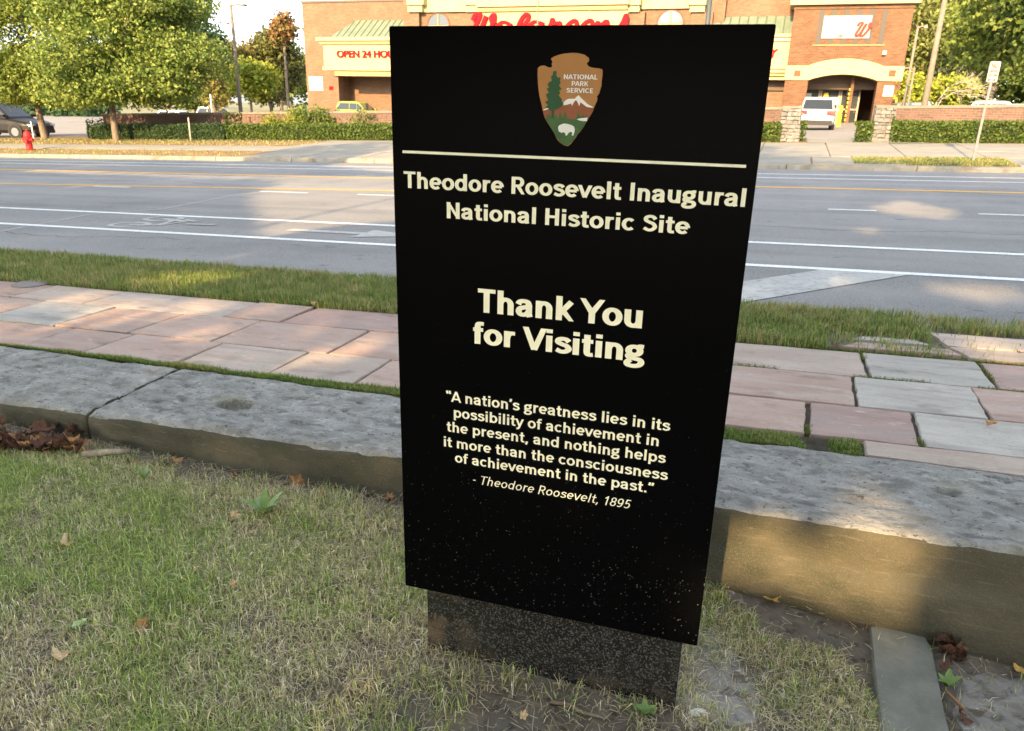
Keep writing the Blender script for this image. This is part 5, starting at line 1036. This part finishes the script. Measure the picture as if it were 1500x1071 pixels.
bbox('bay_frieze', 618, -12, 682, 17, .75, .247, m_cream); bbox('bay_frieze', 936, -12, 1011, 12, .75, .247, m_cream)
fs_ = bbox('main_fascia', 701, 14, 917, 60, .2, .797, m_cream); bbox('main_cornice', 697, -14, 921, 6, -.2, 1.197, m_cream); bbox('fascia_moulding', 699, 6.3, 919, 13.7, .0, .997, m_cream2)
# right brick wing between the block and the tower
bbox('wall', 1032, -30, 1170, 175, 1.6, 10, m_b); xa, xb2 = X(1034, 50, .2), X(1164, 50, .6)
mb = MB(); z0, z1 = Z(1100, 50, .0), Z(1100, 24, 1.5); mb.add([(xa - .3, -.1, z0), (xb2, -.1, z0), (xb2, 1.59, z1), (xa + .5, 1.59, z1), (xa - .3, 1.59, z0)], [(0, 1, 2, 3), (0, 3, 4)]); mb.build('canopy_roof', m_green, store)
for x in np.arange(xa + .3, xb2, .6): MB().add([(x - .03, -.1, z0), (x + .03, -.1, z0), (x + .03, 1.58, z1), (x - .03, 1.58, z1), (x - .03, -.14, z0 + .07), (x + .03, -.14, z0 + .07), (x + .03, 1.56, z1 + .06), (x - .03, 1.56, z1 + .06)], [(4, 5, 6, 7), (0, 1, 5, 4), (1, 2, 6, 5), (2, 3, 7, 6), (3, 0, 4, 7)]).build('roof_seam', m_seam, store)
bbox('canopy_cornice', 1030, 50.3, 1165, 54, -.2, 1.797, m_cream); bbox('canopy_step', 1031, 54.3, 1164, 60, -.05, 1.647, m_tan); bbox('fascia', 1032, 60.3, 1158, 101, .1, 1.497, m_cream)
for i in range(3): bbox('fascia_moulding', 1032, 101.4 + i * 5.4, 1154, 106.4 + i * 5.4, .0 + i * .12, 1.59 - i * .12, [m_cream, m_cream2, m_cream][i])
bbox('recess_window', 1080, 118, 1150, 133, 1.4, .197, m_dark); btext('PHARMACY', (1062, 84), (1138.5, 84), .1, (Z(1100, 72, .1) - Z(1100, 84, .1)), shear=.2)
# corner tower (front plane off = -.6)
T = -.6; x0, x1 = X(1151, 110, T), X(1321.5, 110, T); zs = [Z(1240, y, T) for y in (-12, 7, 10.5, 117, 96, 86, 109)]
za, zbnd, zl = X(1184, 118, T), X(1286, 118, T), Z(1168, 117.5, T); zband = Z(1168, 96.3, T); zap = Z(1241, 86, T); zat = Z(1236, 109, T)
wbox('tower_pillar', x0, za, T, T + 1.2, -1.5, zl, m_b2); wbox('tower_pillar', zbnd, x1, T, T + 1.2, -1.5, zl, m_b2); wbox('tower_side_wall', x1 - .35, x1 - .02, T + 1.2, T + 9, -1.5, zl, m_b2)
xm = (za + zbnd) / 2; N_ = 18
def arc_pts(xa, xb, zlow, zhigh, n=18): return [(xa + (xb - xa) * i / n, zlow + (zhigh - zlow) * math.sin(PI * i / n) ** .8) for i in range(n + 1)]
lowarc = arc_pts(za, zbnd, zl, zat); uparc = arc_pts(X(1184, 96, T), X(1294, 96, T), zband, zap)
def strip_prism(name, xs, lo, hi, y0, y1, m):
    mb = MB(); P = []
    for x, a, b in zip(xs, lo, hi): P += [(x, y0, a), (x, y0, b), (x, y1, b), (x, y1, a)]
    n = len(xs); mb.add(P, [(4 * i + j, 4 * i + (j + 1) % 4, 4 * i + 4 + (j + 1) % 4, 4 * i + 4 + j) for i in range(n - 1) for j in range(4)] + [(3, 2, 1, 0), (4 * n - 4, 4 * n - 3, 4 * n - 2, 4 * n - 1)]); return mb.build(name, m, store)
xs = np.linspace(x0 - .05, x1 + .05, 61); lo = [np.interp(x, [p[0] for p in lowarc], [p[1] for p in lowarc]) if za <= x <= zbnd else zl for x in xs]; hi = [np.interp(x, [p[0] for p in uparc], [p[1] for p in uparc]) if uparc[0][0] <= x <= uparc[-1][0] else zband for x in xs]
strip_prism('arch_band', xs, [a + .003 for a in lo], hi, T - .12, T + 1.2, m_cream)
strip_prism('tower_wall', np.linspace(x0, x1, 61), [np.interp(x, xs, hi) + .003 for x in np.linspace(x0, x1, 61)], [zs[1]] * 61, T, T + 1.2, m_b2)
wbox('tower_side_wall', x0, x0 + .3, T + 1.2, T + 2.2, zband, zs[1], m_b2); wbox('tower_side_wall', x1 - .3, x1 - .001, T + 1.2, T + 9, zl + .003, zs[1], m_b2); wbox('corbel', x0 - .04, x1 + .04, T - .07, T - .002, zs[2] - .1, zs[1] - .003, m_b2); wbox('tower_cornice', x0 - .3, x1 + .3, T - .4, T + 9.3, zs[1] + .003, zs[0], m_cream)
for px in (1168, 1307): xq, zq = B(px, 107.5, T - .12); wbox('tile_inset', xq - .2, xq + .2, T - .15, T - .122, zq - .19, zq + .19, m_b2)
for pxt, pxb in ((1204.5, 1198.5), (1223, 1215.5), (1242, 1234), (1260.3, 1252.5), (1278.5, 1271), (1297.5, 1289.5)):
    xq = (X(pxt, 14.5, T) + X(pxb, 64.5, T)) / 2; wbox('slit_window', xq - .15, xq + .15, T - .02, T + .02, Z(1240, 64.5, T), Z(1240, 14, T), m_slit)
wbox('window_sill', X(1190, 66, T), X(1296, 66, T), T - .07, T - .003, Z(1240, 67, T), Z(1240, 65.5, T), m_cream2)
# entrance: back wall, doors, side wall, soffit
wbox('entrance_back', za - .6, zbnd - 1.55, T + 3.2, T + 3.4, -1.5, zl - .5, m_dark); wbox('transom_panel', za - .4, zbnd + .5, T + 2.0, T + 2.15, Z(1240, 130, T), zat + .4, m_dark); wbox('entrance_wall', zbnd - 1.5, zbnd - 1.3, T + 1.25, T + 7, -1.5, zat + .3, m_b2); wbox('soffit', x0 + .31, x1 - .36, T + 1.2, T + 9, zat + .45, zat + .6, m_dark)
wbox('entrance_floor', x0 - .5, x1 + 1, T - 2.0, T + 8.5, -.75, -.02 + 0, m_conc); wbox('back_wall', x0 + .3, x1 - .36, T + 8.6, T + 8.8, -1.5, zat + .4, m_b2)
dz0 = .0
for i in range(3):
    xa = za - .3 + i * 1.32; d = link('door', MB().box(xa, xa + 1.28, T + 3.05, T + 3.12, dz0, dz0 + 2.5).mesh('door', m_tan), store); wbox('glass', xa + .1, xa + 1.18, T + 3.02, T + 3.048, dz0 + .2, dz0 + 1.1, m_dkglass, d); wbox('glass', xa + .1, xa + 1.18, T + 3.02, T + 3.048, dz0 + 1.2, dz0 + 2.4, m_dkglass, d); wbox('handle', xa + 1.02, xa + 1.07, T + 2.95, T + 3.0, dz0 + .9, dz0 + 1.3, m_fr, d)
m_ws = mat('white_notice', (.4, .39, .34), .6); m_yel = mat('safety_yellow', (.75, .55, .02), .5, (.65, .47, .02), 4)
for px, py, w_, h_, m in ((1224, 148, .5, .5, m_ws), (1184, 142, .4, .5, m_ws), (1244, 136, .3, .3, m_ws), (1210, 140, .3, .36, m_yel)):
    xq, zq = B(px, py, T + 3); wbox('notice', xq - w_ / 2, xq + w_ / 2, T + 2.99, T + 3.01, zq - h_ / 2, zq + h_ / 2, m)
for i in range(9): MB().box(zbnd - 1.56, zbnd - 1.505, T + 1.27, T + 1.45, .1 + i * .28, .1 + i * .28 + .16).build('warning_stripe', m_yel, store)
bbox('plaque', 1295.5, 125.5, 1307.5, 141.5, T - .03, .028, m_ws); bbox('notice_board', 452, 112, 473.5, 133, 1.96, .038, m_ws); bbox('small_sign', 482, 126.5, 488, 132, 1.96, .038, m_redl)
xq, zq = B(1295, 78, T); MB().box(xq - .12, xq + .12, T - .3, T - .002, zq - .12, zq + .12, .02).build('security_light', m_ws, store)
# banner
t = thing('banner', 'white store banner with a red script letter hung across the slit windows', 'banner', store.location, BD); (xa, z1), (xb, z0) = B(1207.5, 23.5, T), B(1272.5, 56.3, T)
MB().box(xa, xb, T - .10, T - .075, z0, z1).build('cloth', mat('banner_white', (.27, .265, .245), .7), t)
def smoothpts(P, n=8):
    P = [np.array(p, float) for p in P]; P = [2 * P[0] - P[1]] + P + [2 * P[-1] - P[-2]]; o = []
    for i in range(1, len(P) - 2):
        for k in range(n):
            s = k / n; o.append(.5 * ((2 * P[i]) + (-P[i - 1] + P[i + 1]) * s + (2 * P[i - 1] - 5 * P[i] + 4 * P[i + 1] - P[i + 2]) * s * s + (-P[i - 1] + 3 * P[i] - 3 * P[i + 1] + P[i + 2]) * s ** 3))
    o.append(P[-2]); return o
def script(name, strokes, x0, z0, sc_, wd, y0, y1, m, parent, slant=.25):
    mb = MB()
    for q, st in enumerate(strokes):
        P = smoothpts(st); P = [np.array([x0 + (p[0] + slant * p[1]) * sc_, z0 + p[1] * sc_]) for p in P]; V = []; n = len(P)
        for i, p in enumerate(P):
            d = P[min(i + 1, n - 1)] - P[max(i - 1, 0)]; d = d / (np.linalg.norm(d) + 1e-9); nn = np.array([-d[1], d[0]]) * wd * (.55 + .45 * abs(d[1])) / 2; dy = -.0015 * i - .02 * q * 0
            V += [(p[0] - nn[0], y0 + dy, p[1] - nn[1]), (p[0] + nn[0], y0 + dy, p[1] + nn[1]), (p[0] + nn[0], y1, p[1] + nn[1]), (p[0] - nn[0], y1, p[1] - nn[1])]
        mb.add(V, [(4 * i + j, 4 * i + (j + 1) % 4, 4 * i + 4 + (j + 1) % 4, 4 * i + 4 + j) for i in range(n - 1) for j in (0, 1, 3)] + [(3, 2, 1, 0)])
    return mb.build(name, m, parent)
Wst = [[(.0, .78), (.08, 1.0), (.3, 1.02), (.22, .6), (.12, .2), (.22, .0), (.42, .2), (.56, .7), (.6, .95)], [(.6, .95), (.5, .45), (.5, .08), (.66, .0), (.86, .3), (1.0, .75), (.96, 1.0), (.86, .9), (.95, .7), (1.15, .72)]]
GLY = {'a': ([[(.42, .5), (.2, .55), (.05, .3), (.1, .05), (.28, .05), (.42, .3), (.45, .52), (.42, .15), (.52, .02), (.64, .2)]], .6), 'l': ([[(.0, .15), (.25, .6), (.36, .95), (.26, 1.08), (.14, .8), (.1, .3), (.18, .02), (.36, .2)]], .33),
       'g': ([[(.42, .5), (.2, .55), (.05, .3), (.1, .05), (.28, .05), (.42, .3), (.45, .52), (.36, -.2), (.16, -.42), (.08, -.25), (.3, -.05), (.62, .2)]], .58), 'r': ([[(.0, .15), (.12, .45), (.14, .62), (.22, .5), (.38, .5), (.32, .2), (.36, .02), (.52, .2)]], .48),
       'e': ([[(.0, .18), (.2, .25), (.38, .42), (.3, .58), (.14, .45), (.08, .18), (.2, .02), (.46, .2)]], .43), 'n': ([[(.0, .2), (.1, .52), (.1, .02), (.18, .35), (.32, .55), (.38, .35), (.36, .08), (.46, .02), (.58, .2)]], .55), 's': ([[(.0, .15), (.2, .45), (.26, .72), (.3, .4), (.3, .1), (.14, .0), (.02, .1)]], .3)}
xq0, zq0 = B(1256, 53.5, T); script('banner_logo', Wst, xq0 - .25, zq0, .78, .15, T - .125, T - .101, mat('banner_red', (.28, .04, .03), .8, spec=.1), t)
for i, (a, b) in enumerate(((1215, 1243), (1213, 1252), (1212, 1240))): xa2, zq = B(a, 29 + i * 6, T); MB().box(xa2, X(b, 29, T), T - .104, T - .1005, zq - .05, zq + .05).build('faded_text', mat('faded_print', (.62, .5, .46), .7), t)
xq, zq = B(1231.5, 53, T); MB().prism([(xq - .2, zq), (xq, zq + .11), (xq + .2, zq), (xq, zq - .11)], 'y', T - .106, T - .1005).build('printed_emblem', m_fr, t)
# big script lettering over the sign
OF = .2; xw, zw_top = B(687, 22.5, OF); xw1 = B(921, 22, OF)[0]; cap = 1.75; zw = zw_top - cap
script('script_letter', Wst, xw, zw, cap, .34, OF - .16, OF - .004, m_redl, store)
tot = sum(GLY[c][1] for c in 'algreens'); sc2 = (xw1 - xw - 1.22 * cap) / (tot * 1.02); xcur = xw + 1.12 * cap
for i, ch in enumerate('algreens'):
    st, ad = GLY[ch]; k = sc2 if ch != 'l' else sc2; script('script_letter', [[(p[0], p[1] * (cap * 1.0 / (1.08 * sc2)) if ch == 'l' else p[1] * (cap * .74 / (.58 * sc2))) for p in s_] for s_ in st], xcur, zw, sc2, .32, OF - .16 - .003 * (i % 2), OF - .004, m_redl, store, .2); xcur += ad * sc2
# bollards
for px, py0, py1, v, lab in ((1227, 181, 149, 50, 'yellow bollard in front of the store doors, right of the white car'), (1167, 170, 150, 52, 'yellow bollard hidden behind the left gate pillar')):
    b = up_at(px, v); h = 1.15; tt = thing('bollard', lab, 'bollard', b); MB().lathe([(.11, -.2), (.11, h - .06), (.09, h - .01), (.04, h + .02)], 12).build('post', m_yel, tt); MB().lathe([(.118, h * .62), (.118, h * .68)], 12).build('band', m_fr, tt)
wbox('kerb_paint', zbnd - 1.7, zbnd + .2, T - 2.05, T - 2.003, -.3, 0, m_yel)
bpy.context.view_layer.update()
